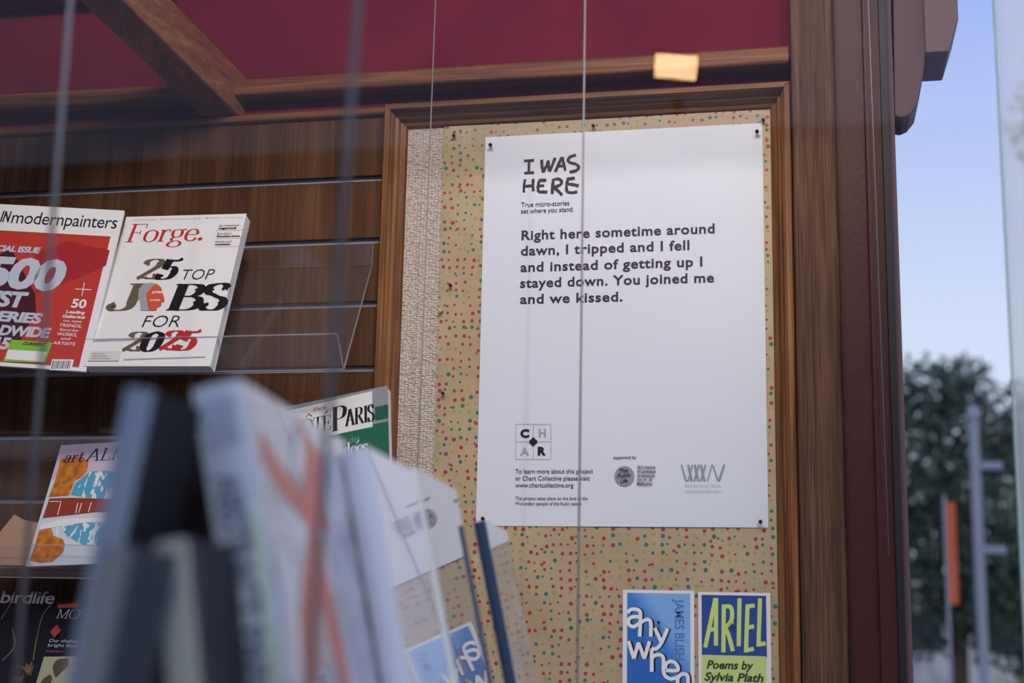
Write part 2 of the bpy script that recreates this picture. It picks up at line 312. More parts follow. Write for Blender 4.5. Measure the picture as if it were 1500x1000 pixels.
def serif(P, word, u0, v0, u1, cap, thick=.16, thin=.035, shear=0., rot=0., small=None):
    adv = []; x = 0
    for ch in word:
        k = 1.
        if ch == ' ': adv.append((None, x, 1)); x += .35; continue
        key = ch
        if small and ch.islower() : key = ch.upper(); k = small
        if key == '.': adv.append(('.', x, 1)); x += .3; continue
        adv.append((key, x, k)); x += G[key][0]*k
    sx_ = (u1-u0)/(x*cap); ca, sa = math.cos(rot), math.sin(rot)
    def T(a, b): a = a*cap*sx_+b*cap*shear; b = b*cap; return (u0+a*ca-b*sa, v0+a*sa+b*ca)
    wf = lambda dx, dy, t: cap*(thin+(thick-thin)*abs(dy*ca-dx*sa)**1.6)
    for key, x, k in adv:
        if key is None: continue
        if key == '.':
            P.poly([T(x+.13+.09*math.cos(a*PI/8), .09+.09*math.sin(a*PI/8)) for a in range(16)]); continue
        _, cur, st, sf = G[key]
        for c in cur: P.ribbon([T(x+a*k, b*k) for a, b in c], wf)
        for c in st: P.ribbon([T(x+a*k, b*k) for a, b in c], (lambda dx, dy, t: cap*thin*1.6) if abs(c[0][1]-c[1][1]) < .31 and c[0][0] == c[1][0] else wf, False)
        for a, b, h in sf: P.ribbon([T(x+(a-h)*k, b*k), T(x+(a+h)*k, b*k)], lambda dx, dy, t: cap*thin*1.3, False)
    return P
def serifpx(P, word, px0, py0, px1, cap_px, **kw):
    u0, v0 = P.uv(px0, py0); u1, _ = P.uv(px1, py0); _, v1 = P.uv(px0, py0-cap_px)
    return serif(P, word, u0, v0, u1, v1-v0, **kw)

# ------------------------------------------------------------------ setting
def struct(name, mb, m, parent=None, bevel=0):
    o = mb.build(name, m, parent, bevel=bevel)
    if parent is None: o['kind'] = 'structure'
    return o
struct('wall_back', MB().box(-2.0, .76, 0.0, .06, .45, 3.0), M_['maroon'])
struct('wall_left', MB().box(-2.06, -2.0, -1.75, .06, .45, 3.0), M_['maroon'])
struct('ceiling', MB().box(-2.06, .80, -1.75, .06, 3.0, 3.06), mat('painted_ceiling', (.35, .30, .28), .8))
struct('floor', MB().box(-2.06, .80, -1.75, .06, .40, .45), mat('display_floor_boards', (.30, .2, .13), .5))
m = mat('street_paving', (.30, .29, .28), .85); n = noise(m, coords(m, (1, 1, 1)), 3, 5); L(m, ramp(m, n, [(.3, (.24, .235, .23)), (.7, (.36, .35, .34))]), BC(m))
struct('pavement', MB().box(-40, 60, -30, 60, -.1, 0), m)
# unseen dark brick building, added to keep sky reflections off the front pane
m = mat('sky_blocker_brick', (.10, .06, .05), .9, .2); n = noise(m, coords(m, (1, 1, 3)), 4, 5); L(m, ramp(m, n, [(.3, (.07, .045, .04)), (.7, (.14, .09, .075))]), BC(m))
struct('wall_sky_blocker', MB().box(-14, 16, -15.5, -13, 0, 5.6), m)
# header over the shop window
struct('trim_5', MB().box(-2.06, 1.6, -1.90, -1.70, 2.98, 3.5), M_['steel'])
def hprof(x0, x1, prof, m, name, bevel=.0012):   # profile (y, z) along x
    o = MB().prism(prof, x0, x1, lambda p, q, t: (t, p, q)).build(name, m, bevel=bevel); o['kind'] = 'structure'; return o
mould = [(0, 2.312), (-.033, 2.312), (-.036, 2.315), (-.036, 2.336), (-.033, 2.339), (0, 2.339)]
hprof(-2, .6235, mould, M_['trimX'], 'trim_1')
cap = [(0, 2.272), (-.018, 2.272), (-.022, 2.275), (-.022, 2.283), (-.012, 2.288), (0, 2.288)]
hprof(-2, .006, cap, M_['trimX'], 'trim_2')
hprof(-2, -.36, [(0, 2.505), (-.05, 2.505), (-.05, 2.56), (0, 2.56)], M_['trimX'], 'trim_6')
# door post of dark grained timber
o = MB().prism([(.6255, .06), (.6255, -.045), (.6275, -.048), (.684, -.048), (.6875, -.045), (.6875, .06)], .45, 3.0, lambda p, q, t: (p, q, t)).build('trim_3', M_['post'], bevel=.001); o['kind'] = 'structure'
# maroon steel mullion with shallow steps, black gasket
o = MB().prism([(.6877, .06), (.6877, -.030), (.7285, -.030), (.7292, -.040), (.752, -.040), (.752, .06)], .45, 3.4, lambda p, q, t: (p, q, t)).build('trim_4', M_['steel'], bevel=.0008); o['kind'] = 'structure'
gk = MB().box(.7522, .7615, -.046, .06, .45, 3.4).build('gasket', M_['rubber'], o)
# outer edge of the mullion
M_['purple'] = mat('plum_painted_stone', (.155, .085, .095), .7); n = noise(M_['purple'], coords(M_['purple'], (1, 1, 1)), 40, 4); bump(M_['purple'], n, .3, .002)
o = MB().box(.7618, .770, -.035, .06, .45, 3.4).build('trim_7', M_['purple']); o['kind'] = 'structure'
# front pane and side pane
o = struct('window_1', MB().box(-2.0, 2.6, -1.755, -1.749, .3, 3.0), M_['glass'])
a = at(1452, 0, -.5); b = at(1490, 560, -.5); xg = (a.x+b.x)/2
o = struct('window_2', MB().box(xg, xg+1.6, -.504, -.496, .3, 3.4), M_['sideglass'])
MB().box(xg-.0015, xg, -.506, -.494, .3, 3.4).build('pane_edge', mat('green_glass_edge', (.45, .66, .62), .3), o)

# ------------------------------------------------------------------ sloping brace of the ceiling
t = empty('wooden_brace', (0, 0, 0), 'reddish brown square timber beam running down to the maroon wall', 'beam')
x0, x1, z0, z1 = -.300, -.2375, 2.281, 2.354; dy = -1.35
MB().prism([(x0, z0), (x1, z0), (x1, z1), (x0, z1)], 0, dy, lambda p, q, s: (p+.20*s, s, q-.235*s)).build('timber', M_['beam'], t, bevel=.003)
# ------------------------------------------------------------------ slatted wall: boards and metal inserts
t = empty('slatwall', (-.99, -.0, 1.2), 'brown wood slat wall with grey metal channels under the maroon strip', 'wall panel')
zs = [2.172-.1002*i for i in range(0, 10)]
tops = [2.2718]+[z-.0045 for z in zs]; bots = [z+.0045 for z in zs]+[1.2]
for zt, zb in zip(tops, bots):
    MB().box(-1.0, .995, -.013, -.0006, zb-1.2, zt-1.2).build('slat', M_['slat'], t, bevel=.001)
for z in zs:
    MB().prism([(-.002, z-.0045-1.2), (-.0125, z-.0045-1.2), (-.0125, z-.0028-1.2), (-.004, z-.002-1.2), (-.004, z+.0045-1.2), (-.002, z+.0045-1.2)], -1.0, .995, lambda p, q, s: (s, p, q)).build('metal_channel', M_['alu'], t)

# ------------------------------------------------------------------ notice board
FX0, FX1, FZ1, FZ0 = .0085, .6243, 2.2815, 1.20
prof = [(0, 0), (0, -.040), (.002, -.043), (.0095, -.043), (.0105, -.036), (.013, -.034), (.0145, -.027), (.019, -.025), (.0205, -.017), (.028, -.013), (.0295, -.010), (.0295, 0)]
t = empty('notice_board', ((FX0+FX1)/2, 0, FZ0), 'notice board with a stepped brown timber frame and beige loop cloth', 'notice board')
inv = Matrix.Translation((-(FX0+FX1)/2, 0, -FZ0))
def rail(name, m, p0, p1, d0, d1):    # mitred rail: corner points outside, inward diagonals
    mb = MB(); k = len(prof)
    for p, dd in ((p0, d0), (p1, d1)): mb.v += [(p[0]+dd[0]*s_, y, p[1]+dd[1]*s_) for s_, y in prof]
    for i in range(k): j = (i+1) % k; mb.f.append((i, j, k+j, k+i))
    mb.f += [tuple(range(k)), tuple(range(k, 2*k))]
    return mb.build(name, m, t, M=inv, bevel=.0006)
g = .0003
rail('frame_rail', M_['frameX'], (FX0, FZ1), (FX1, FZ1), (1, -1), (-1, -1))
rail('frame_rail', M_['frameZ'], (FX0, FZ0), (FX0, FZ1-g), (1, 1), (1, -1))
rail('frame_rail', M_['frameZ'], (FX1, FZ0), (FX1, FZ1-g), (-1, 1), (-1, -1))
rail('frame_rail', M_['frameX'], (FX0, FZ0), (FX1, FZ0), (1, 1), (-1, 1))
MB().box(FX0+.028, FX1-.028, -.006, 0, FZ0+.028, FZ1-.028).build('cloth_backing', M_['weave'], t, M=inv)
# spotted wrapping paper, slightly wavy sheet
def sheet(name, x0, x1, z0, z1, y, m, nx, nz, amp, parent=None, seed=0, th=.0004, edge=0):
    rnd = random.Random(seed); ph = [rnd.uniform(0, 6) for _ in range(6)]; mb = MB()
    def yy(a, b): return y - amp*(.5+.25*math.sin(a*7+ph[0]+b*3)+.25*math.sin(b*9+ph[1]))
    for side in (0, th):
        for j in range(nz+1):
            for i in range(nx+1):
                a, b = i/nx, j/nz; ex = edge*math.sin(b*11+ph[2])*(1 if i == 0 else 0)
                mb.v.append((x0+(x1-x0)*a+ex, yy(a, b)+side, z0+(z1-z0)*b))
    k = (nx+1)*(nz+1)
    for s_ in (0, k):
        for j in range(nz):
            for i in range(nx): q = s_+j*(nx+1)+i; mb.f.append((q, q+1, q+nx+2, q+nx+1))
    def rim(seq):
        for a, b in zip(seq, seq[1:]):
            n = len(mb.v); mb.v += [mb.v[a], mb.v[b], mb.v[b+k], mb.v[a+k]]; mb.f.append((n, n+1, n+2, n+3))
    rim([i for i in range(nx+1)]); rim([nz*(nx+1)+i for i in range(nx+1)]); rim([j*(nx+1) for j in range(nz+1)]); rim([j*(nx+1)+nx for j in range(nz+1)])
    return mb.build(name, m, parent, smooth=True)
o = sheet('wrapping_paper', .0965, FX1-.0302, FZ0+.04, FZ1-.0302, -.0066, M_['dots'], 24, 40, .0022, edge=.0008)
tag(o, 'kraft wrapping paper with red, teal and olive spots covering the pin board', 'paper')
# ------------------------------------------------------------------ poster
# ------------------------------------------------------------------ poster
pm = Matrix.Translation((.1627, -.0100, 1.6362)) @ Matrix.Rotation(PI/2, 4, 'X')   # local u right, v up, z to the viewer
pt = empty('poster', (0, 0, 0), 'large white poster with black text pinned on the spotted paper', 'poster', M=pm)
PWD, PHT = .42, .594
mb = MB(); nx, nz = 20, 28
for s_ in (0, -.0003):
    for j in range(nz+1):
        for i in range(nx+1): mb.v.append((PWD*i/nx, PHT*j/nz, s_-.0002))
k = (nx+1)*(nz+1)
for q0 in (0, k):
    for j in range(nz):
        for i in range(nx): q = q0+j*(nx+1)+i; mb.f.append((q, q+1, q+nx+2, q+nx+1))
for seq in ([i for i in range(nx+1)], [nz*(nx+1)+i for i in range(nx+1)], [j*(nx+1) for j in range(nz+1)], [j*(nx+1)+nx for j in range(nz+1)]):
    for a, b in zip(seq, seq[1:]): mb.f.append((a, b, b+k, a+k))
pt = mb.build('paper_sheet', M_['poster'], pt)
P = Print(pm)
c3 = lambda pts: [(680+a/3.225, 160+b/3.225) for a, b in pts]
for st in ([(283, 244), (330, 241)], [(307, 243), (306, 270), (305, 299)], [(284, 302), (330, 299)],
           [(366, 238), (368, 270), (373, 298)], [(373, 298), (388, 268), (398, 242)], [(398, 242), (399, 270), (404, 294)], [(404, 294), (418, 260), (430, 229)],
           [(430, 296), (445, 262), (462, 226)], [(462, 226), (471, 260), (478, 290)], [(438, 268), (477, 268)],
           [(528, 216), (503, 224), (491, 238), (500, 252), (530, 260), (541, 276), (528, 290), (498, 297)],
           [(288, 331), (283, 360), (282, 393)], [(326, 328), (325, 360), (327, 386)], [(284, 364), (327, 361)],
           [(356, 335), (349, 360), (350, 390)], [(352, 336), (388, 335)], [(350, 362), (378, 361)], [(350, 390), (393, 391)],
           [(421, 330), (418, 365), (416, 400)], [(414, 336), (444, 329), (461, 342), (452, 358), (420, 370)], [(424, 368), (446, 388), (463, 406)],
           [(492, 328), (484, 355), (484, 388)], [(484, 331), (523, 325)], [(484, 352), (515, 356), (541, 362)], [(482, 388), (505, 394), (535, 390)]):
    P.ribpx(spline(c3(st), 5) if len(st) > 2 else c3([st[0], ((st[0][0]+st[1][0])/2, (st[0][1]+st[1][1])/2), st[1]]), 4.3, False, .35)
P.done('brush_lettering', M_['ink'], pt, 'hand-brushed black capitals')
for body, x0_, y0_, x1_ in (('Right here sometime around', 764, 351.3, 1047), ('dawn, I tripped and I fell', 763, 374, 1010), ('and instead of getting up I', 762.5, 398, 1029),
                            ('stayed down. You joined me', 762, 421.2, 1046), ('and we kissed.', 762, 444.8, 912)):
    P.line(body, x0_, y0_, x1_, 14.2, bold=.022, space=1.08)
P.done('bold_lettering', M_['ink'], pt)
for body, x0_, y0_, x1_, c_ in (('True micro-stories', 763.5, 303.5, 834, 7.4), ('set where you stand.', 763.5, 312.8, 840.5, 7.4), ('To learn more about this project', 755, 693.3, 869, 7.0), ('or Chart Collective please visit:', 755, 703.5, 864.5, 7.0),
                                ('www.chartcollective.org', 755, 713.6, 840, 7.0), ('This project takes place on the land of the', 755, 732, 861, 5.2), ('Wurundjeri people of the Kulin nation.', 754.5, 739.6, 853, 5.2),
                                ('supported by', 898.5, 672, 932, 5)):
    P.line(body, x0_, y0_, x1_, c_, bold=.004, space=.98)
P.done('small_lettering', M_['ink'], pt)
c6 = lambda pts: [(740+a/4.167, 600+b/4.167) for a, b in pts]
for a, b in (((67, 88), (280, 88)), ((67, 302), (280, 302)), ((67, 88), (65, 302)), ((280, 88), (280, 302)), ((173, 88), (173, 302)), ((67, 195), (280, 195))): P.ribpx(c6([a, b]), .55, False)
P.done('logo_box', M_['inkgrey'], pt)
P.line('C', 762.3, 640, 775.5, 11.5, bold=.05); P.line('R', 787.8, 666, 800, 11.7, bold=.05)
for ang in (0, PI/2):
    uu, vv = P.uv(781.3, 646.8)
    h_, w_ = .0059, .0024
    P.poly([(uu-h_, vv-w_), (uu+h_, vv-w_), (uu+h_, vv+w_), (uu-h_, vv+w_)] if ang == 0 else [(uu-w_, vv-h_), (uu+w_, vv-h_), (uu+w_, vv+h_), (uu-w_, vv+h_)])
P.poly([(uu-.0038, vv-.0038), (uu+.0038, vv-.0038), (uu+.0038, vv+.0038), (uu-.0038, vv+.0038)])
P.done('logo_letters', M_['blackink'], pt)
for x_ in (791, 798.6):
    for k_ in range(5): P.rectpx(x_-1.5, 627.8+k_*2.5, x_+1.5, 629.4+k_*2.5)
P.rectpx(792, 632.8, 798, 634.2)
P.done('dotted_letter', M_['inkpale'], pt, 'pale grey dotted letter H')
P.line('A', 762, 666, 775.4, 11.7, bold=.02)
P.done('outlined_letter', M_['inkpale'], pt, 'pale grey letter A')
cu, cv = P.uv(915, 697); rr = .0143
P.poly([(cu+rr*math.cos(a*PI/20), cv+rr*math.sin(a*PI/20)) for a in range(40)])
P.done('grey_disc', M_['inkgrey'], pt, 'grey sponsor disc')
for st, w0 in (([(1077, 335), (1105, 432)], 2.0), ([(1118, 335), (1140, 432)], 3), ([(1143, 335), (1118, 432)], 2.2), ([(1158, 335), (1180, 432)], 3), ([(1183, 335), (1155, 432)], 2.4), ([(1195, 335), (1218, 432)], 3.2), ([(1223, 335), (1195, 432)], 2.4),
               ([(1262, 335), (1236, 432)], 1.4), ([(1268, 335), (1300, 432)], 1.6), ([(1338, 335), (1305, 432)], 2.8), ([(1105, 432), (1118, 432)], 1)): P.ribpx(c6(st), w0, False)
P.done('bar_emblem', M_['inkgrey'], pt, 'grey slanted bar emblem')
P.text('This', cu-.0075, cv+.0038, cu+.006, .0085, bold=.03, shear=.3, rot=.12); P.text('Public', cu-.0105, cv-.0035, cu+.0105, .0085, bold=.03, shear=.3, rot=.12); P.text('Life', cu-.006, cv-.0108, cu+.005, .0085, bold=.03, shear=.3, rot=.12)
for i, (body, xe) in enumerate((('2015 Festival', 960), ('of Landscape', 960.7), ('Architecture', 959.5), ('Oct 10 - 20', 955.5), ('Melbourne', 955.5))):
    yb = 685.6+i*6.03; P.line(body, 933.5, yb, xe, 3.6, bold=.02); P.rectpx(933.5, yb+1.0, xe, yb+1.5)
P.done('sponsor_lettering', M_['ink'], pt)
P.line('Wonderment Walk', 1003.5, 712.3, 1056, 3.6, space=1.3); P.line('wondermentwalk.org.au', 1003.5, 720, 1056.5, 3.2)
P.done('pale_lettering', M_['inkpale'], pt)

# ------------------------------------------------------------------ postcards
def card(name, x0p, y0p, x1p, hgt, lab, y=-.0102):
    a = at(x0p, y0p, y); b = at(x1p, y0p, y); Wd = b.x-a.x
    Mx = Matrix.Translation((a.x, y, a.z-hgt)) @ Matrix.Rotation(PI/2, 4, 'X')
    t = empty(name, (0, 0, 0), lab, 'postcard', M=Mx)
    t = MB().box(0, Wd, 0, hgt, -.0004, 0).build('card_sheet', M_['white'], t); return t, Mx, Wd
t, Mx, Wd = card('postcard', 912.5, 863.4, 1016.8, .158, 'blue postcard with large white overlapping letters, below the poster')
P = Print(Mx)
m = mat('blue_card_print', (.07, .25, .62), .3); gl = N(m, 'ShaderNodeTexCoord'); sp = N(m, 'ShaderNodeSeparateXYZ'); L(m, gl.outputs['Object'], sp.inputs[0]); n = noise(m, gl.outputs['Object'], 9, 2)
ad = N(m, 'ShaderNodeMath', operation='MULTIPLY_ADD'); ad.inputs[1].default_value = 4.5; L(m, sp.outputs['Y'], ad.inputs[0])
ad2 = N(m, 'ShaderNodeMath', operation='MULTIPLY_ADD'); ad2.inputs[1].default_value = 6.5; ad2.inputs[2].default_value = -.30; L(m, sp.outputs['X'], ad2.inputs[0]); L(m, ad2.outputs[0], ad.inputs[2])
L(m, ramp(m, ad.outputs[0], [(.25, (.03, .15, .50)), (.62, (.22, .44, .78)), (.45, (.055, .23, .62))]), BC(m))
P.rectpx(918.3, 869.3, 1011, 1030); P.done('printed_panel', m, t)
c8 = lambda x, y: (890+x/5.556, 840+y/5.556)
u0, v0 = P.uv(*c8(548, 205)); u1, v1 = P.uv(*c8(548, 702))
P.text('JAMES BLISH', u0, v0, u0+(v0-v1), .0185, rot=-PI/2, bold=.02); P.done('author_lettering', mat('mid_blue_ink', (.07, .20, .48), .4), t)
def glyph_strokes(P, dx, wpx):
    S = [[(165, 320), (185, 295), (225, 288), (262, 305), (268, 360), (262, 512)], [(266, 350), (205, 352), (172, 375), (178, 415), (215, 430), (262, 400)],
         [(262, 400), (290, 385), (330, 372), (352, 400), (352, 512)], [(385, 440), (440, 560)], [(490, 445), (440, 560), (400, 608), (360, 608)],
         [(170, 548), (215, 690)], [(215, 690), (252, 560)], [(252, 560), (300, 690)], [(300, 690), (342, 550)],
         [(360, 610), (360, 798)], [(360, 690), (385, 665), (430, 660), (455, 690), (455, 780), (470, 830), (515, 855), (555, 845)],
         [(475, 785), (570, 785), (560, 735), (520, 712), (480, 730), (468, 775)], [(570, 825), (570, 930)], [(570, 850), (600, 820), (640, 818), (655, 850), (655, 930)]]
    for st in S: P.ribpx([c8(a+dx, b) for a, b in st], wpx, len(st) > 2)
glyph_strokes(P, 14, 5.6); P.done('letter_shadow', M_['blackink'], t, 'black drop shadow of the letters')
glyph_strokes(P, 0, 5.2); P.done('white_lettering', mat('white_ink', (.85, .85, .84), .3), t)
t, Mx, Wd = card('postcard', 1022.6, 866.5, 1128.3, .158, 'navy and lime postcard below the poster, next to the frame')
P = Print(Mx)
P.rectpx(1028.2, 872.4, 1122.2, 961); P.done('navy_panel', mat('navy_print', (.03, .075, .30), .3), t)
P.rectpx(1028.2, 961, 1122.2, 1030); P.done('lime_panel', mat('lime_print', (.56, .70, .22), .3), t)
for st in ([(878, 200), (795, 600)], [(884, 198), (882, 585)], [(830, 455), (884, 450)], [(946, 250), (943, 640)], [(946, 268), (1000, 270), (1014, 330), (1000, 395), (950, 440)], [(962, 450), (985, 500), (1020, 630)],
           [(1074, 200), (1067, 590)], [(1140, 250), (1126, 640)], [(1130, 268), (1197, 258)], [(1130, 440), (1192, 428)], [(1115, 625), (1190, 610)], [(1241, 200), (1228, 590)], [(1215, 578), (1287, 566)]):
    P.ribpx([c8(a, b) for a, b in st], 6.0, len(st) > 2)
P.done('cut_lettering', mat('lime_ink', (.60, .74, .20), .35), t, 'lime cut-out capitals')
P.line('Poems by', *c8(806, 770), c8(1190, 0)[0], 12.5, bold=.03, shear=.25); P.line('Sylvia Plath', *c8(787, 868), c8(1270, 0)[0], 12.5, bold=.03, shear=.25)
P.done('italic_lettering', mat('dark_green_ink', (.02, .045, .04), .4), t)

# ------------------------------------------------------------------ push pins
def pin(px, py, m, lab, group, y=-.0108, r=.0036):
    p = at(px, py, y-.006); o = empty('push_pin', (p.x, y, p.z), lab, 'pin', group)
    mb = MB(); prof_ = [(0.0, .0008), (.0035, .0008), (.0042, r*.75), (.0055, r), (.0085, r), (.0105, r*.72), (.0112, .0002)]
    mb.tube([(0, -d_, 0) for d_, _ in prof_], [q for _, q in prof_], 14); mb.build('pin_head', m, o, smooth=True); return o
for px, py, lab in ((718.5, 212.5, 'black pin in the top left corner of the poster'), (1109, 193, 'black pin in the top right corner of the poster'),
                    (1114, 764, 'black pin in the bottom right corner of the poster'), (707.5, 759.5, 'black pin in the bottom left corner of the poster')):
    pin(px, py, M_['pin'], lab, 'pins holding the poster', r=.0029)
for px, py, lab in ((665, 199, 'dark pin at the top left of the spotted paper'), (869, 184.5, 'dark pin in the spotted paper above the poster title'), (1118, 176, 'dark pin in the top right corner of the spotted paper'),
                    (660, 418, 'dark pin high on the left edge of the spotted paper'), (649, 576, 'dark pin low on the left edge of the spotted paper')):
    pin(px, py, M_['pin'], lab, 'dark pins holding the spotted paper', y=-.0078, r=.0026)
pin(645, 455.5, M_['yellowpin'], 'yellow pin on the left edge of the spotted paper', 'yellow pins', y=-.0078, r=.0028)
pin(965, 911, M_['pin'], 'dark pin in the blue postcard with white letters', 'postcard pins', r=.0020)
pin(1072.5, 912.5, M_['yellowpin'], 'yellow pin in the navy and lime postcard', 'postcard pins', r=.0024)

# ------------------------------------------------------------------ clear acrylic magazine shelves
def shelf(zr, xr, lab, drop=.2175):
    t = empty('acrylic_shelf', (xr-.8, 0, zr-drop), lab, 'shelf', 'clear acrylic magazine shelves')
    th = .003; zb = 0; c = [(-.0135, drop), (-.0165, drop-.035), (-.128, .002), (-.160, .045)]
    # each bend is one plate of the same folded sheet
    def plate(name, a, b, m=M_['acrylic'], x0=-.8, x1=.8):
        ay, az = a; by, bz = b; l = math.hypot(by-ay, bz-az); ny, nz_ = -(bz-az)/l*th, (by-ay)/l*th
        return MB().prism([(ay, az), (by, bz), (by+ny, bz+nz_), (ay+ny, az+nz_)], x0, x1, lambda p, q, s: (s, p, q)).build(name, m, t)
    plate('hook_plate', c[0], c[1]); plate('back_plate', c[1], c[2]); plate('front_lip', c[2], c[3])
    for a, b in zip(c, c[1:]): plate('sheet_edge', a, b, M_['acredge'], .8, .8012)
    ly, lz = c[3]; MB().box(-.8, .8, ly-.003, ly+.001, lz, lz+.0012).build('lip_edge', M_['acredge'], t)
    MB().box(-.8, .8, -.131, -.1265, -.0008, .0004).build('fold_edge', M_['acredge'], t)
    return t
shelf(2.067, -.010, 'upper clear acrylic magazine shelf with a folded front lip')
shelf(1.767, -.010, 'middle clear acrylic magazine shelf behind the leaning books')
shelf(1.467, -.010, 'lowest clear acrylic shelf, holding dark magazines at the left edge')

# ------------------------------------------------------------------ magazines
def page_M(p):
    x, y, z, yaw, lean, roll = p
    return Matrix.Translation((x, y, z)) @ Matrix.Rotation(yaw, 4, 'Z') @ Matrix.Rotation(PI/2-lean, 4, 'X') @ Matrix.Rotation(roll, 4, 'Z')
def magazine(name, p, w_, h_, th, lab, cover, group='magazines on the acrylic shelves', copies=1, bend=0., pages=None, cat='magazine'):
    Mx = page_M(p); t = empty(name, (0, 0, 0), lab, cat, group, M=Mx)
    cv = MB().box(0, w_, 0, h_, -.0006, 0).build('cover', cover, t)
    MB().box(.0, w_-.0015, .0006, h_-.0010, -th, -.0007).build('pages', pages or M_['pages'], t)
    return cv, Mx
t, Mx = magazine('magazine', [-.3925, -.172, 1.853, -.0137, .3191, -.0216], .200, .2625, .020, 'white magazine with red serif title and bold job numerals, on the upper shelf', M_['white'])
P = Print(Mx)
c2 = lambda x, y: (x/3.5725, 280+y/3.5725)
a = c2(655, 268); serifpx(P, 'Forge.', a[0], a[1], c2(1065, 0)[0], 26.5, thick=.15, thin=.03, shear=.10)
P.done('title_lettering', M_['red'], t, 'red serif title')
a = c2(705, 462); serifpx(P, '2', *a, c2(815, 0)[0], 29, thick=.38, thin=.035, shear=.30)
a = c2(565, 622); serifpx(P, 'J', *a, c2(735, 0)[0], 38, thick=.38, thin=.035, shear=.12)
a = c2(630, 838); serifpx(P, '2', *a, c2(728, 0)[0], 28, thick=.40, thin=.035, shear=.30)
P.done('taupe_lettering', M_['brownink'], t)
a = c2(812, 462); serifpx(P, '5', *a, c2(905, 0)[0], 29, thick=.38, thin=.035, shear=.30)
a = c2(870, 624); serifpx(P, 'BS', *a, c2(1170, 0)[0], 38, thick=.38, thin=.035, shear=.14)
a = c2(728, 838); serifpx(P, '0', *a, c2(822, 0)[0], 28, thick=.40, thin=.035, shear=.22)
P.line('TOP', *c2(948, 464), c2(1115, 0)[0], 16, bold=-.012, shear=.15); P.line('FOR', *c2(742, 712), c2(935, 0)[0], 18, bold=-.012, shear=.15)
for body, y_, x0_, x1_, bd in (('Six investment', 186, 1146, 1252, 0), ('megatrends', 200, 1143, 1238, .03), ('Fast-food', 228, 1136, 1208, 0), ('franchise boom', 242, 1134, 1256, .03), ('Health tech', 270, 1126, 1212, 0), ('revolution', 284, 1124, 1205, .03)):
    P.line(body, *c2(x0_, y_), c2(x1_, 0)[0], 3.0, bold=bd, shear=.2)
P.line('Innovation. Entrepreneurship. Wealth creation.', *c2(695, 155), c2(1275, 0)[0], 2.2, space=1.8)
P.done('black_lettering', M_['blackink'], t)
a = c2(825, 832); serifpx(P, '25', *a, c2(1005, 0)[0], 28, thick=.40, thin=.035, shear=.30)
for x0_, y_, x1_ in ((1130, 207, 1290), (1128, 250, 1282), (1120, 292, 1275)): a = P.uv(*c2(x0_, y_)); b = P.uv(*c2(x1_, y_)); P.ribbon([a, (b[0], a[1])], lambda dx, dy, t_: .0004, False)
P.done('red_lettering', M_['red'], t)
P.polypx([c2(*q) for q in ((738, 625), (735, 585), (725, 555), (728, 515), (748, 490), (785, 480), (815, 484), (790, 540), (780, 625))]); P.done('head_back', M_['greyline'], t, 'grey half of a head profile')
P.polypx([c2(*q) for q in ((780, 625), (765, 540), (800, 500), (820, 485), (845, 505), (857, 545), (864, 578), (848, 582), (845, 600), (825, 610), (820, 625))]); P.done('head_face', M_['orange'], t, 'red half of a head profile')
P.line('JOBS', *c2(795, 536), c2(852, 0)[0], 3.2, bold=.04); P.line('FUTURE', *c2(785, 577), c2(838, 0)[0], 2.6, bold=.03); P.done('white_print', M_['white'], t)
u1, v0 = P.uv(*c2(440, 915)); P.poly([(.006, .008), (.055, .008), (.055, .024), (.006, .024)]); P.done('price_sticker', mat('sticker_paper', (.66, .64, .62), .5), t)
for i in range(3): P.poly([(.01, .011+i*.004), (.04-.006*i, .011+i*.004), (.04-.006*i, .0125+i*.004), (.01, .0125+i*.004)])
P.poly([(.062, .010), (.19, .014), (.19, .0152), (.062, .0112)]); P.done('sticker_print', M_['greyline'], t)

t, Mx = magazine('magazine', [-.5915, -.1900, 1.8587, .10, .2038, -.0693], .205, .265, .007, 'red magazine with white title band and lime sticker, on the upper shelf', M_['white'])
P = Print(Mx)
P.poly([(0, .006), (.193, .006), (.193, .220), (0, .220)]); P.done('red_panel', M_['redcover'], t)
P.polypx([c2(*q_) for q_ in ((0, 330), (60, 300), (185, 540), (190, 630), (110, 780), (0, 790))]); P.done('dark_facets', M_['darkred'], t, 'dark maroon facets')
P.polypx([c2(*q_) for q_ in ((185, 540), (420, 450), (555, 390), (575, 310), (350, 262), (180, 330))]); P.done('crimson_facets', M_['midred'], t, 'crimson facets')
P.line('IN', *c2(0, 158), c2(50, 0)[0], 16, bold=.03, shear=.1)
P.line('modernpainters', *c2(58, 166), c2(612, 0)[0]+1, 19, bold=-.002, space=.94); P.done('title_lettering', M_['blackink'], t)
for body, y_, x0_, x1_, c_ in (('SPECIAL ISSUE', 308, -90, 213, 8.4), ('500', 492, -110, 330, 44), ('BEST', 590, -150, 140, 22), ('GALLERIES', 662, -250, 225, 14.5), ('WORLDWIDE', 735, -240, 268, 14.5), ('2015', 815, -130, 50, 17)):
    P.line(body, *c2(x0_, y_), c2(x1_, 0)[0], c_, bold=.045, shear=.12, space=.92)
P.done('headline_lettering', M_['silverblue'], t)
P.line('50', *c2(372, 608), c2(450, 0)[0], 13, bold=.03)
for i, (body, x0_, x1_, bd) in enumerate((('Leading', 345, 447, .03), ('Gallerists', 327, 447, .03), ('on new', 332, 432, 0), ('TRENDS,', 310, 428, .01), ('favorite', 312, 412, 0), ('WORKS,', 300, 404, .01), ('and', 318, 370, 0), ('ARTISTS', 276, 396, .01))):
    P.line(body, *c2(x0_, 638+i*23.3), c2(x1_, 0)[0], 4.6, bold=bd, shear=.15)
P.ribpx([c2(396, 513), c2(480, 517)], 1.2, False); P.ribpx([c2(443, 480), c2(430, 548)], 1.2, False)
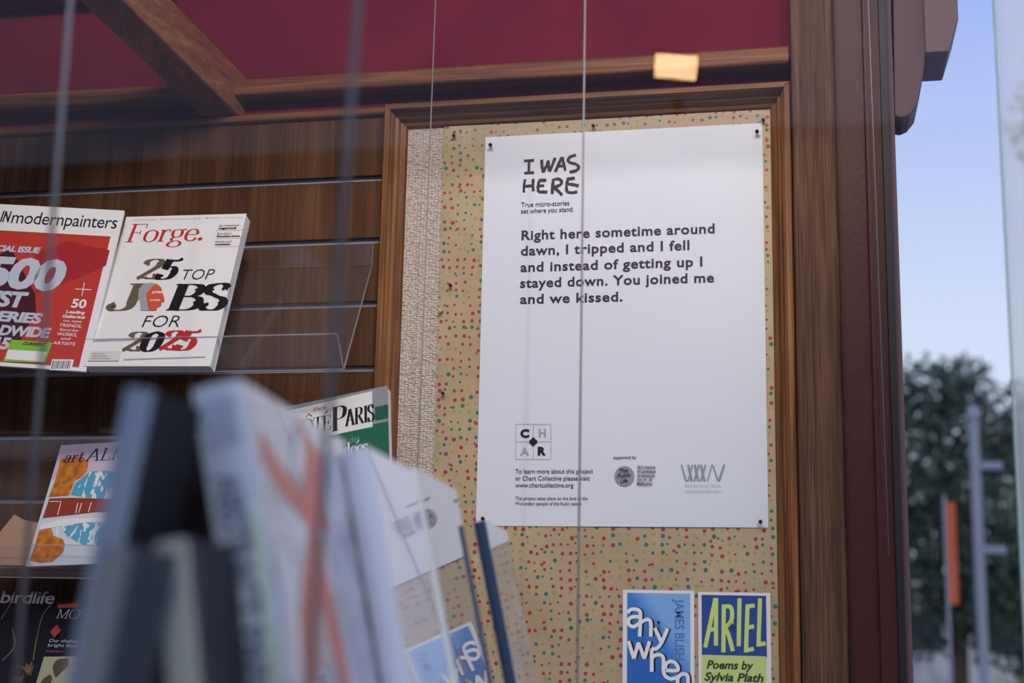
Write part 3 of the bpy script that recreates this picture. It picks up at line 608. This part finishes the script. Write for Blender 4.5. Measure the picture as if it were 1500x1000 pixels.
P.done('white_lettering', M_['white'], t)
P.polypx([c2(*q) for q in ((275, 880), (388, 882), (375, 940), (262, 936))]); P.done('barcode_panel', M_['white'], t)
for i in range(11): x_ = 282+i*9; P.ribpx([c2(x_, 888), c2(x_-10, 930)], 1.0+.5*(i % 3 == 0), False)
P.done('barcode', M_['blackink'], t)
P.polypx([c2(*q) for q in ((62, 778), (275, 795), (240, 900), (18, 892))]); P.done('sticker', M_['green'], t, 'lime green current issue sticker')
P.polypx([c2(*q) for q in ((45, 830), (250, 842), (228, 893), (30, 880))]); P.done('sticker_panel', M_['white'], t)
P.line('CURRENT', *c2(122, 806), c2(245, 0)[0], 4.8, bold=.03, shear=.2); P.done('sticker_lettering', M_['blackink'], t)
# white magazine behind, corner only
t, Mx = magazine('magazine', [-.815, -.150, 1.860, 0, .22, .02], .205, .288, .012, 'pale magazine at the left edge, only its top corner showing', M_['white'])

# the two lower rows
t, Mx = magazine('magazine', [-.1065, -.152, 1.5600, -.10, .3377, .1922], .190, .260, .016, 'green and grey magazine with white title panel, tilted beside the notice board frame', mat('green_cover', (.02, .13, .075), .3))
P = Print(Mx)
P.poly([(0, .200), (.19, .200), (.19, .26), (0, .26)]); P.done('grey_band', mat('grey_cover', (.25, .27, .30), .3), t)
P.poly([(.0, .196), (.166, .196), (.166, .256), (.018, .252)]); P.done('title_panel', mat('title_panel_print', (.72, .72, .70), .3), t)
P.poly([(.17, .205), (.19, .205), (.19, .228), (.17, .228)]); P.done('green_patch', mat('dark_green_patch', (.02, .10, .07), .3), t)
c4 = lambda x, y: (250+x/2.173, 540+y/2.173)
u0, v0 = P.uv(*c4(385, 220)); u1, v1 = P.uv(*c4(512, 205)); u2, _ = P.uv(*c4(650, 165))
serif(P, 'COTE', u0, v0+.000, u1, .026, thick=.13, thin=.03); serif(P, 'P', u1+.001, v0-.004, u1+.023, .041, thick=.16, thin=.03); serif(P, 'ARIS', u1+.022, v0, u2, .028, thick=.14, thin=.03)
P.ribbon([(u0+.022, v0+.029), (u0+.027, v0+.034), (u0+.032, v0+.029)], lambda *a: .0016, False); P.ribbon([(u1-.010, v0+.029), (u1-.005, v0+.034)], lambda *a: .0016, False)
P.done('title_lettering', M_['blackink'], t)
P.text('Vivre', u0+.035, v0+.036, u0+.055, .011, shear=.4); P.done('red_script', M_['red'], t)
P.text('mer des', .108, .176, .146, .017, bold=-.01); P.text('cueillir des', .108, .137, .178, .017, bold=-.01); P.done('pale_lettering', mat('pale_green_ink', (.22, .40, .33), .4), t)
serif(P, 'idees', .116, .156, .159, .022, thick=.11, thin=.03); serif(P, 'rires', .118, .112, .160, .020, thick=.11, thin=.03); P.ribbon([(.1415, .173), (.1445, .178)], lambda *a: .0014, False); P.done('white_lettering', M_['white'], t)
P.poly([(.078, .130), (.104, .130), (.104, .182), (.078, .186)]); P.done('white_card', M_['white'], t)
P.poly([(.05, .17), (.082, .17), (.082, .206), (.05, .206)]); P.done('tan_card', mat('tan_card_print', (.50, .30, .18), .5), t)

t, Mx = magazine('magazine', [-.4823, -.132, 1.5650, -.0135, .449, .0526], .180, .2100, .004, 'magazine with orange trees, red train and blue mountains on its cover', mat('almanac_cover', (.60, .66, .72), .3))
P = Print(Mx)
c9 = lambda x, y: (x/4.544, 640+y/4.544)
P.poly([(0, .150), (.18, .150), (.18, .21), (0, .21)]); P.done('sky_panel', mat('lilac_print', (.58, .48, .60), .35), t)
m = mat('mountain_print', (.1, .4, .6), .35); n = noise(m, coords(m, (60, 25, 1)), 1, 6, 1.5); L(m, ramp(m, n, [(.47, (.10, .36, .55)), (.53, (.75, .78, .78))], 'CONSTANT'), BC(m))
P.polypx([c9(*q) for q in ((470, 385), (500, 310), (600, 230), (700, 225), (900, 240), (1000, 410), (660, 415))]); P.polypx([c9(*q) for q in ((400, 590), (560, 570), (950, 590), (900, 760), (560, 720), (450, 660))]); P.done('mountains', m, t)
m = mat('orange_foliage_print', (.55, .18, .03), .4); n = noise(m, coords(m, (1, 1, 1)), 90, 4); L(m, ramp(m, n, [(.35, (.40, .10, .012)), (.65, (.62, .25, .04))]), BC(m))
rnd = random.Random(3)
def blob(cx, cy, rx, ry, k_=26): return [c9(cx+rx*(1+rnd.uniform(-.12, .1))*math.cos(2*PI*i/k_), cy+ry*(1+rnd.uniform(-.12, .1))*math.sin(2*PI*i/k_)) for i in range(k_)]
P.polypx([c9(*q) for q in ((408, 140), (550, 130), (590, 165), (580, 225), (540, 270), (500, 290), (460, 390), (325, 400), (365, 300))]); P.polypx([c9(*q) for q in ((260, 625), (340, 600), (360, 660), (420, 680), (435, 720), (420, 770), (350, 830), (270, 838), (200, 820), (235, 720))]); P.done('orange_trees', m, t)
P.polypx([c9(*q) for q in ((330, 410), (470, 405), (1000, 420), (1000, 500), (640, 500), (285, 540))]); P.done('red_train', mat('train_red_print', (.30, .045, .025), .4), t)
for st in ([(330, 430), (408, 430), (385, 520)], [(520, 440), (505, 508)], [(545, 440), (525, 505)], [(610, 435), (590, 500)]): P.ribpx([c9(*q) for q in st], 1.2, False)
P.polypx([c9(*q) for q in ((275, 585), (420, 545), (1000, 530), (1000, 560), (560, 570), (265, 618))]); P.ribpx([c9(385, 595), c9(380, 660)], 3, False); P.done('white_bands', M_['white'], t)
a = c9(418, 173); serifpx(P, 'art', *a, c9(548, 0)[0], 16, thick=.13, thin=.045, shear=.1)
a = c9(566, 163); serifpx(P, 'ALM', *a, 186, 17.5, thick=.13, thin=.035, shear=.12); P.done('title_lettering', mat('indigo_ink', (.03, .02, .09), .35), t)

# tan bag paper in the same row at the far left
Mx = page_M([-.72, -.126, 1.5650, 0, .45, 0])
t = empty('paper_folder', (0, 0, 0), 'tan paper folder with a curved top edge left of the orange tree magazine', 'folder', M=Mx)
P = Print(Mx); pts = [P.uv(*q) for q in ((-70, 905), (-65, 840), (-20, 800), (0, 779), (21, 753), (33, 760), (46, 764), (60, 765), (95, 764), (90, 832))]
pts[0] = (pts[0][0], .002); pts[-1] = (pts[-1][0], .002)
MB().prism(pts, 0, -.003, lambda p, q, s: (p, q, s)).build('paper_sheet', mat('tan_paper', (.40, .24, .16), .8), t)
M_['darkcover'] = mat('black_glossy_cover', (.008, .008, .010), .25)
pages_dark = pages_mat('dark_page_edges', (.25, .24, .25), (.12, .12, .12), 900)
t, Mx = magazine('magazine', [-.66, -.135, 1.268, 0, .38, 0], .205, .265, .008, 'black magazine with silver title and straw stems at the lower left corner', M_['darkcover'], pages=pages_dark)
c7 = lambda x, y: (x/5.556, 820+y/5.556)
P = Print(Mx); P.line('birdlife', *c7(0, 348), c7(438, 0)[0], 18.5, bold=.01, space=.92); P.done('title_lettering', mat('silver_ink', (.42, .44, .46), .35), t)
for st in ([(150, 180), (100, 330), (10, 480)], [(170, 190), (190, 260)], [(440, 340), (350, 450), (300, 640), (270, 820)], [(100, 560), (120, 700), (20, 820)]): P.ribpx([c7(*q) for q in st], 1.6)
for i in range(46):
    a = rnd.uniform(.2, 1.4)+PI/2*(i % 2); bx, by = (230, 900) if i % 3 else (150, 985); l_ = rnd.uniform(20, 75)
    P.ribpx([c7(bx+rnd.uniform(-40, 40), by+rnd.uniform(-40, 40)), c7(bx+l_*math.cos(a), by-l_*math.sin(a))], .8, False)
P.done('grass_stems', mat('straw_print', (.20, .12, .05), .5), t)
t, Mx = magazine('magazine', [-.452, -.150, 1.268, 0, .38, 0], .19, .252, .006, 'black magazine with a red diamond, beside the bird magazine', M_['darkcover'], pages=pages_dark)
P = Print(Mx); P.polypx([c7(*q) for q in ((472, 362), (640, 352), (640, 385), (468, 392))]); P.polypx([c7(*q) for q in ((463, 525), (497, 575), (442, 630), (410, 582))]); P.line('RED', *c7(375, 748), c7(510, 0)[0], 2.4, bold=.03); P.done('red_marks', mat('dull_red_ink', (.36, .05, .05), .4), t)
serifpx(P, 'MO', *c7(450, 475), c7(640, 0)[0], 13.5, thick=.11, thin=.03, shear=.15); P.line('Our shelves', *c7(398, 668), c7(640, 0)[0], 5, shear=.1); P.line('bright finds', *c7(388, 705), c7(640, 0)[0], 5, shear=.1); P.done('grey_lettering', M_['inkpale'], t)
P.polypx([c7(*q) for q in ((360, 788), (640, 785), (620, 1090), (270, 1090))]); P.done('photo_panel', mat('pale_yellow_print', (.36, .36, .22), .4), t)
P.polypx([c7(*q) for q in ((430, 870), (450, 825), (490, 805), (560, 800), (560, 860), (455, 960), (440, 930))]); P.polypx([c7(*q) for q in ((300, 1060), (350, 970), (410, 930), (430, 960), (400, 1060))]); P.done('portrait_hair', mat('brown_print', (.10, .055, .03), .5), t)
t, Mx = magazine('magazine', [-.415, -.128, 1.268, .05, .36, .02], .17, .285, .004, 'dark blue magazine standing behind the one with the red diamond', mat('slate_blue_cover', (.03, .07, .11), .4), pages=pages_dark)

# ------------------------------------------------------------------ double-sided book display and its glass shelf
SZ = 1.375
t = empty('display_shelf', (.33, -1.0, SZ-.012), 'glass display shelf hung on steel cables behind the window', 'shelf')
MB().box(-.30, .30, -.55, .72, 0, .0115).build('glass_plate', M_['acredge'], t, bevel=.001)
t = empty('display_easel', (.30, -1.0, SZ), 'black sloping book easel between the two leaning rows of books', 'easel')
blackm = mat('black_painted_board', (.012, .011, .012), .6)
TL = math.radians(12.5)
def bookM(x, y, z, lean, yaw): return Matrix.Translation((x, y, z)) @ Matrix.Rotation(yaw, 4, 'Z') @ Matrix.Rotation(-lean, 4, 'Y')
def book(name, M, th, w_, h_, label, cover, spine, pages, group='books on the hanging shelf', over=.003, jacket=None):
    """x = thickness (front cover on +x), y = from spine to fore edge, z = up."""
    t = empty(name, (0, 0, 0), label, 'book', group, M=M); ct = .0022
    MB().box(th-ct, th, .002, w_, 0, h_).build('front_cover', cover, t, bevel=.0005)
    MB().box(0, ct, .002, w_, 0, h_).build('back_cover', cover if jacket is None else jacket, t, bevel=.0005)
    n = 8; pr = [(ct*.2+(th-ct*.4)*i/n, -.0025*math.sin(PI*i/n)) for i in range(n+1)]; pr = pr+[(th-ct*.2, .003), (ct*.2, .003)]
    MB().prism(pr, 0, h_, lambda p, q, s: (p, q, s)).build('spine', spine, t)
    MB().box(ct+.0002, th-ct-.0002, .0032, w_-over, over, h_-over).build('pages', pages, t)
    return t
YAWB = math.radians(4.5)
def gloss(name, c, rough=.06, spec=.6, coat=.0):
    return mat(name, c, rough, spec, **{'Coat Weight': coat, 'Coat Roughness': .03})
M_['bookpages'] = pages_mat('book_page_edges', (.74, .72, .69), (.55, .53, .50), 6, 2)
def place(px, py, Y, lean, yaw, th, w_, label, cover, spine, pages=None, **kw):
    p = at(px, py, Y); h_ = (p.z-SZ)/math.cos(lean)
    # the top spine-side corner p is local (0,0,h): solve for the foot
    R3 = (Matrix.Rotation(yaw, 4, 'Z') @ Matrix.Rotation(-lean, 4, 'Y'))
    if lean < 0: h_ = (p.z-SZ-th*math.sin(-lean)*0)/math.cos(lean) - th*math.tan(-lean)
    o = p - (R3 @ Vector((0, 0, h_))); return book('book', Matrix.Translation(o) @ R3, th, w_, h_, label, cover, spine, pages or M_['bookpages'], **kw), Matrix.Translation(o) @ R3, h_
# C: pale blue spine, grey photographic cover with a red figure
m = mat('pale_blue_spine', (.50, .60, .72), .35)
grc = gloss('grey_photo_cover', (.40, .40, .45), .18, .6, .5); v = coords(grc, (1, 5, 9)); n = noise(grc, v, 3, 3); L(grc, ramp(grc, n, [(.35, (.26, .25, .31)), (.65, (.56, .57, .62))]), BC(grc))
t, MC, hC = place(281, 571, -1.30, TL, math.radians(6.3), .029, .275, 'pale blue spined art book with a red figure on grey cover', grc, m)
# spine lettering and cover figure
mb = MB(); rnd = random.Random(5)
def side_print(parent, name, mat_, quads):
    mb = MB()
    for q in quads: mb.quad(*q)
    return mb.build(name, mat_, parent, fixn=False)
vs, fs = text_mesh('ABSTRACT PAINTING', .03)
x0_ = min(v.x for v in vs); x1_ = max(v.x for v in vs); mb = MB(); L_ = hC*.62
mb.v = [(.0225-.0, 0, 0)]*0
mb.v = [(.006+v.y/.73*.0155, -.0033, hC*.80-(v.x-x0_)/(x1_-x0_)*L_) for v in vs]; mb.f = fs
mb.build('spine_lettering', mat('slate_blue_ink', (.13, .18, .28), .4), t, fixn=False)
mb = MB(); mb.box(.004, .024, -.0032, -.003, hC*.86, hC*.97).build('spine_mark', mat('grey_blue_ink', (.36, .43, .55), .4), t)
BX = Matrix(((0, 0, 1, 0), (1, 0, 0, 0), (0, 1, 0, 0), (0, 0, 0, 1)))
PC = Print(MC @ Matrix.Translation((.0292, 0, 0)) @ BX)
fcov = [c for c in t.children if c.name.startswith('front_cover')][0]
def on_cover(name, m, lab=None):
    o = PC.done(name, m, fcov, lab); o.matrix_local = Matrix.Translation((.0290, 0, 0)) @ BX; return o
for st, wv in (([(383, 645), (405, 690), (440, 735), (462, 765)], 13), ([(452, 640), (458, 700), (468, 770)], 26), ([(466, 770), (462, 830), (455, 900), (448, 1010)], 17), ([(468, 820), (482, 890), (508, 1010)], 14)):
    PC.ribpx(st, wv)
on_cover('red_figure', mat('coral_red_print', (.60, .15, .10), .35), 'coral red painted figure')
PC.ribpx([(372, 740), (385, 850), (402, 1010)], 9); on_cover('green_stripe', mat('pale_green_print', (.45, .62, .36), .3))
PC.ribpx([(410, 800), (425, 900), (430, 1010)], 22); PC.ribpx([(435, 700), (440, 640)], 10, False); on_cover('pale_patches', mat('pale_grey_print', (.66, .66, .68), .3))
# D, E: white books in glossy film
t, _, _ = place(500, 662, -1.05, TL, YAWB, .020, .165, 'thick white book with a bluish spine behind the coral red figure book', gloss('white_film_cover', (.74, .75, .80), .05, .7, .8), mat('ice_blue_spine', (.60, .66, .80), .3))
t, _, _ = place(590, 690, -.87, TL, YAWB, .013, .200, 'white book in mirror-like film, its cover reflecting the poster', gloss('grey_film_cover', (.30, .28, .27), .02, 1.0, 1.0), mat('white_green_spine', (.72, .76, .74), .3))
# F: narrow navy spine, pale wrapped block
pg = pages_mat('wrapped_pages', (.60, .58, .52), (.40, .37, .31), 40, 1)
cv = gloss('pale_film_cover', (.45, .43, .39), .10, .8, .6); n = noise(cv, coords(cv, (1, 9, 14)), 3, 5); L(cv, ramp(cv, n, [(.35, (.34, .31, .26)), (.65, (.62, .61, .56))]), BC(cv))
t, _, _ = place(693, 766, -.61, TL, YAWB, .013, .17, 'book with a narrow navy cloth spine, nearest the notice board', cv, mat('navy_cloth', (.018, .045, .10), .8), pg)
# A: leaning the other way, blue grey spine
t, _, _ = place(184, 566, -1.375, -math.radians(8), YAWB*.5, .016, .065, 'tall blue grey book leaning right at the near end', gloss('black_cover', (.012, .012, .015), .6, .2), mat('blue_grey_spine', (.24, .31, .41), .5), jacket=mat('blue_grey_jacket', (.22, .27, .36), .4))
t, _, _ = place(148, 795, -1.46, -math.radians(8), YAWB*.5, .014, .055, 'short grey book in front of the tall blue grey one', gloss('charcoal_cover', (.04, .045, .06), .6, .2), mat('grey_cloth_spine', (.20, .22, .24), .6), jacket=mat('grey_jacket', (.12, .13, .15), .5))
t, _, _ = place(226, 795, -1.38, TL*.75, YAWB, .017, .075, 'short book with an olive grey spine beside the pale blue spined one', gloss('slate_cover', (.03, .03, .04), .6, .2), mat('olive_grey_spine', (.36, .38, .32), .6))
# easel boards lean with the two rows and meet at the top
E_ = [o for o in COL.objects if o.name == 'display_easel'][0]
hE = .232
for sgn, xb in ((1, -.010), (-1, -.055)):
    pass
MB().prism([(.048, 0), (.042, 0), (-.002, hE), (.004, hE)], -.28, .20, lambda p, q, s: (p, s, q)).build('easel_board', blackm, E_, M=Matrix.Translation((-.027, 0, 0)))
MB().prism([(-.045, 0), (-.039, 0), (-.003, hE), (-.009, hE)], -.28, .20, lambda p, q, s: (p, s, q)).build('easel_board', blackm, E_, M=Matrix.Translation((-.027, 0, 0)))

# ------------------------------------------------------------------ hanging cables
def cable(pts, r, lab, group='steel cables and stand-in strand in the window'):
    p0 = Vector(pts[0]); o = MB().tube([Vector(p)-p0 for p in pts], r, 8).build('steel_cable', M_['cable'], smooth=True); o.location = p0; tag(o, lab, 'cable', group); return o  # also builds the strand that stands in for a reflected line
def vcable(pa, pb, Y, r, lab, z1=2.99, z0=SZ-.012):
    a = at(*pa, Y); b = at(*pb, Y); d = (a-b); 
    top = a + d*((z1-a.z)/d.z); bot = b + d*((z0-b.z)/d.z); return cable([bot, top], r, lab)
vcable((638, 0), (611, 700), -.16, .0010, 'thin steel cable over the beige cloth strip', z0=.46)
vcable((857, 0), (845.5, 1000), -.42, .0013, 'steel cable crossing the poster title and text', z0=.46)
vcable((103, 0), (32, 900), -1.15, .0021, 'blurred steel cable at the far left', z0=1.0)
vcable((525, 0), (484, 570), -1.28, .0021, 'blurred steel cable just right of the timber beam', z0=SZ)
a = at(1272, 0, -.055); b = at(1302, 815, -.055); d = a-b; cable([b, a+d*((2.98-a.z)/d.z)], .0010, 'thin strand standing in for a reflected line in front of the maroon mullion')  # strand modelled in place of a line reflected in the glass

# ------------------------------------------------------------------ exterior
pr_ = [(1308, -60), (1306, 170), (1322, 172), (1333, 167), (1344, 153), (1350, 125), (1354, 95), (1357, 70), (1362, -60)]
q = [at(a, b, -.03) for a, b in pr_]; c0 = q[2]; o = empty('stone_bracket', (c0.x, 0, c0.z), 'plum brown scrolled bracket against the sky above the street', 'bracket')
MB().prism([(max(p.x, .7704)-c0.x, p.z-c0.z) for p in q], -.03, .05, lambda a, b, s: (a, s, b)).build('scroll', M_['purple'], o, bevel=.002)
k0 = at(1356, 77, -.045); k1 = at(1390, 77, -.045); k2 = at(1404, 28, -.045)
MB().prism([(k0.x-c0.x, k0.z-c0.z), (k1.x-c0.x, k0.z-c0.z), (k2.x-c0.x, k2.z-c0.z), (k2.x-c0.x, .6), (k0.x-c0.x, .6)], -.045, .07, lambda a, b, s: (a, s, b)).build('block', mat('plum_grey_stone', (.20, .13, .13), .7), o, bevel=.002)

bark = mat('dark_bark', (.06, .045, .035), .9)
def leafmat(name, a, b):
    m = mat(name, a, .6, .3); n = noise(m, coords(m, (1, 1, 1)), 1.3, 3); L(m, ramp(m, n, [(.3, a), (.7, b)]), BC(m)); return m
def tree(name, base, h, crowns, nleaf, size, m, lab, cat='tree', group='street trees', seed=1):
    rnd = random.Random(seed); o = empty(name, base, lab, cat, group)
    mb = MB(); mb.tube([(0, 0, 0), (.05, 0, h*.3), (-.04, 0, h*.62)], [h*.025, h*.02, h*.01], 8)
    for k_ in range(5):
        c = crowns[k_ % len(crowns)]; mb.tube([(0, 0, h*.35+k_*.2), (c[0]*.4, c[1]*.4, (h*.4+c[2])/2+.2), (c[0], c[1], c[2])], [h*.012, h*.008, .02], 6)
    mb.build('trunk', bark, o)
    lf = MB(); tot = sum(c[3]**2 for c in crowns)
    for (cx, cy, cz, r) in crowns:
        for _ in range(int(nleaf*r*r/tot)):
            d = Vector((rnd.gauss(0, 1), rnd.gauss(0, 1), rnd.gauss(0, 1))).normalized()*r*rnd.random()**.4
            p = Vector((cx, cy, cz))+d; a = Vector((rnd.uniform(-1, 1), rnd.uniform(-1, 1), rnd.uniform(-1, 1))).normalized(); b = a.orthogonal().normalized(); s_ = size*rnd.uniform(.6, 1.3)
            lf.quad(p-a*s_, p+b*s_*.55, p+a*s_, p-b*s_*.55)
    q = lf.build('foliage', m, o, fixn=False); q['kind'] = 'stuff'; return o
def gp(px, Y): p = at(px, 900, Y); return (p.x, Y, 0)
g1 = leafmat('deep_green_leaves', (.035, .055, .045), (.075, .11, .065)); g2 = leafmat('fresh_green_leaves', (.12, .22, .05), (.25, .36, .09))
b1 = gp(1400, 22)
tree('street_tree', b1, 6.5, [(-.5, 0, 4.2, 1.3), (.4, .3, 3.2, 1.5), (.9, -.2, 4.6, .9), (-.6, .2, 2.3, 1.3), (-.3, -.3, 5.2, .75), (.9, 0, 2.0, 1.2), (.3, .2, 5.5, .5)], 7500, .10, g1, 'dark leafy street tree right of the window mullion', seed=4)
b2 = gp(1500, 30)
tree('street_tree', b2, 8, [(0, 0, 4.6, 1.8), (1.5, 0, 3, 1.8), (.3, 0, 2.4, 1.6), (1.2, 0, 5.2, 1.0), (1.6, 0, 12.6, 1.5), (2.6, 0, 10.2, 1.7)], 4200, .14, g2, 'paler green tree at the right edge, behind the grey pole', seed=9)
tree('shrub', gp(1488, 9), 1.3, [(0, 0, .95, .28), (.25, 0, .8, .3), (-.1, 0, .6, .3)], 900, .05, g2, 'low bright green shrub at the bottom right corner', 'shrub', None, 12)
px_ = gp(1438, 9.5); o = empty('street_pole', px_, 'slim grey street pole in front of the dark tree', 'pole')
ztop = at(1418, 612, 9.5).z; gm = mat('grey_galvanised', (.30, .32, .37), .5)
MB().tube([(0, 0, 0), (0, 0, ztop)], .038, 12).build('pole', gm, o)
for py in (682, 805): MB().box(.03, .20, -.03, .03, at(1440, py, 9.5).z-.03, at(1440, py, 9.5).z+.03).build('pole_bracket', gm, o, bevel=.01)
MB().tube([(0, 0, ztop), (0, 0, ztop+.1)], [.06, .03], 12).build('pole_cap', gm, o)
px_ = gp(1398, 9); o = empty('street_banner', px_, 'narrow orange banner left of the grey pole', 'banner')
om = mat('orange_banner_cloth', (.62, .12, .04), .7); z0_ = at(1400, 885, 9).z; z1_ = at(1394, 735, 9).z
MB().box(-.03, .035, -.01, .01, z0_, z1_).build('banner_cloth', om, o); MB().tube([(-.04, 0, 0), (-.04, 0, z1_+.05)], .012, 8).build('banner_pole', gm, o)
px_ = gp(1430, 40); o = empty('far_building', px_, 'pale low building seen beneath the trees', 'building')
MB().box(-7, 12, 0, 6, 0, 2.6).build('wall', mat('pale_render', (.50, .49, .48), .8), o)
wm = mat('dark_window_glass', (.05, .06, .08), .1)
for i in range(9): MB().box(-6+i*2, -4.9+i*2, -.03, .02, .9, 2.0).build('window', wm, o)
MB().box(-7.2, 12.2, -.2, 6.2, 2.6, 2.75).build('roof', mat('grey_roof', (.25, .25, .27), .7), o)

# square lamp outside, seen mirrored in the window pane
d = _f + CR*((990-750)/F) - CU*((98-500)/F); tt = (-1.755-CAM.y)/d.y; hit = CAM + d*tt; dr = Vector((d.x, -d.y, d.z)).normalized(); LP = hit + dr*4.6
o = empty('square_lamp', LP, 'square warm lamp, seen only as its reflection high in the window', 'lamp')
em = mat('warm_lamp_face', (1, .8, .6), .5); em.node_tree.nodes['Principled BSDF'].inputs['Emission Color'].default_value = (1, .62, .33, 1); em.node_tree.nodes['Principled BSDF'].inputs['Emission Strength'].default_value = 42
q = (Vector((CAM.x, -1.47, CAM.z))-LP).to_track_quat('Z', 'Y').to_matrix().to_4x4()
MB().box(-.070, .070, -.040, .040, -.03, 0).build('lamp_face', em, o, M=Matrix.Rotation(.12, 4, 'Y') @ q)
MB().box(-.085, .085, -.055, .055, -.06, -.0305).build('lamp_housing', mat('black_housing', (.03, .03, .03), .5), o, M=Matrix.Rotation(.12, 4, 'Y') @ q)
MB().tube([(0, -.05, -LP.z), (0, -.05, -.1)], .02, 8).build('lamp_stem', mat('stem_black', (.03, .03, .03), .5), o)
# unseen housing added above the fill lamp
o = empty('added_fill_housing', (.35, -1.28, 2.93), 'long white housing of the added fill lamp under the window ceiling', 'lamp')
MB().box(-.48, .42, -.05, .11, .02, .07).build('added_fill_body', mat('added_fill_enamel', (.8, .8, .8), .4), o)
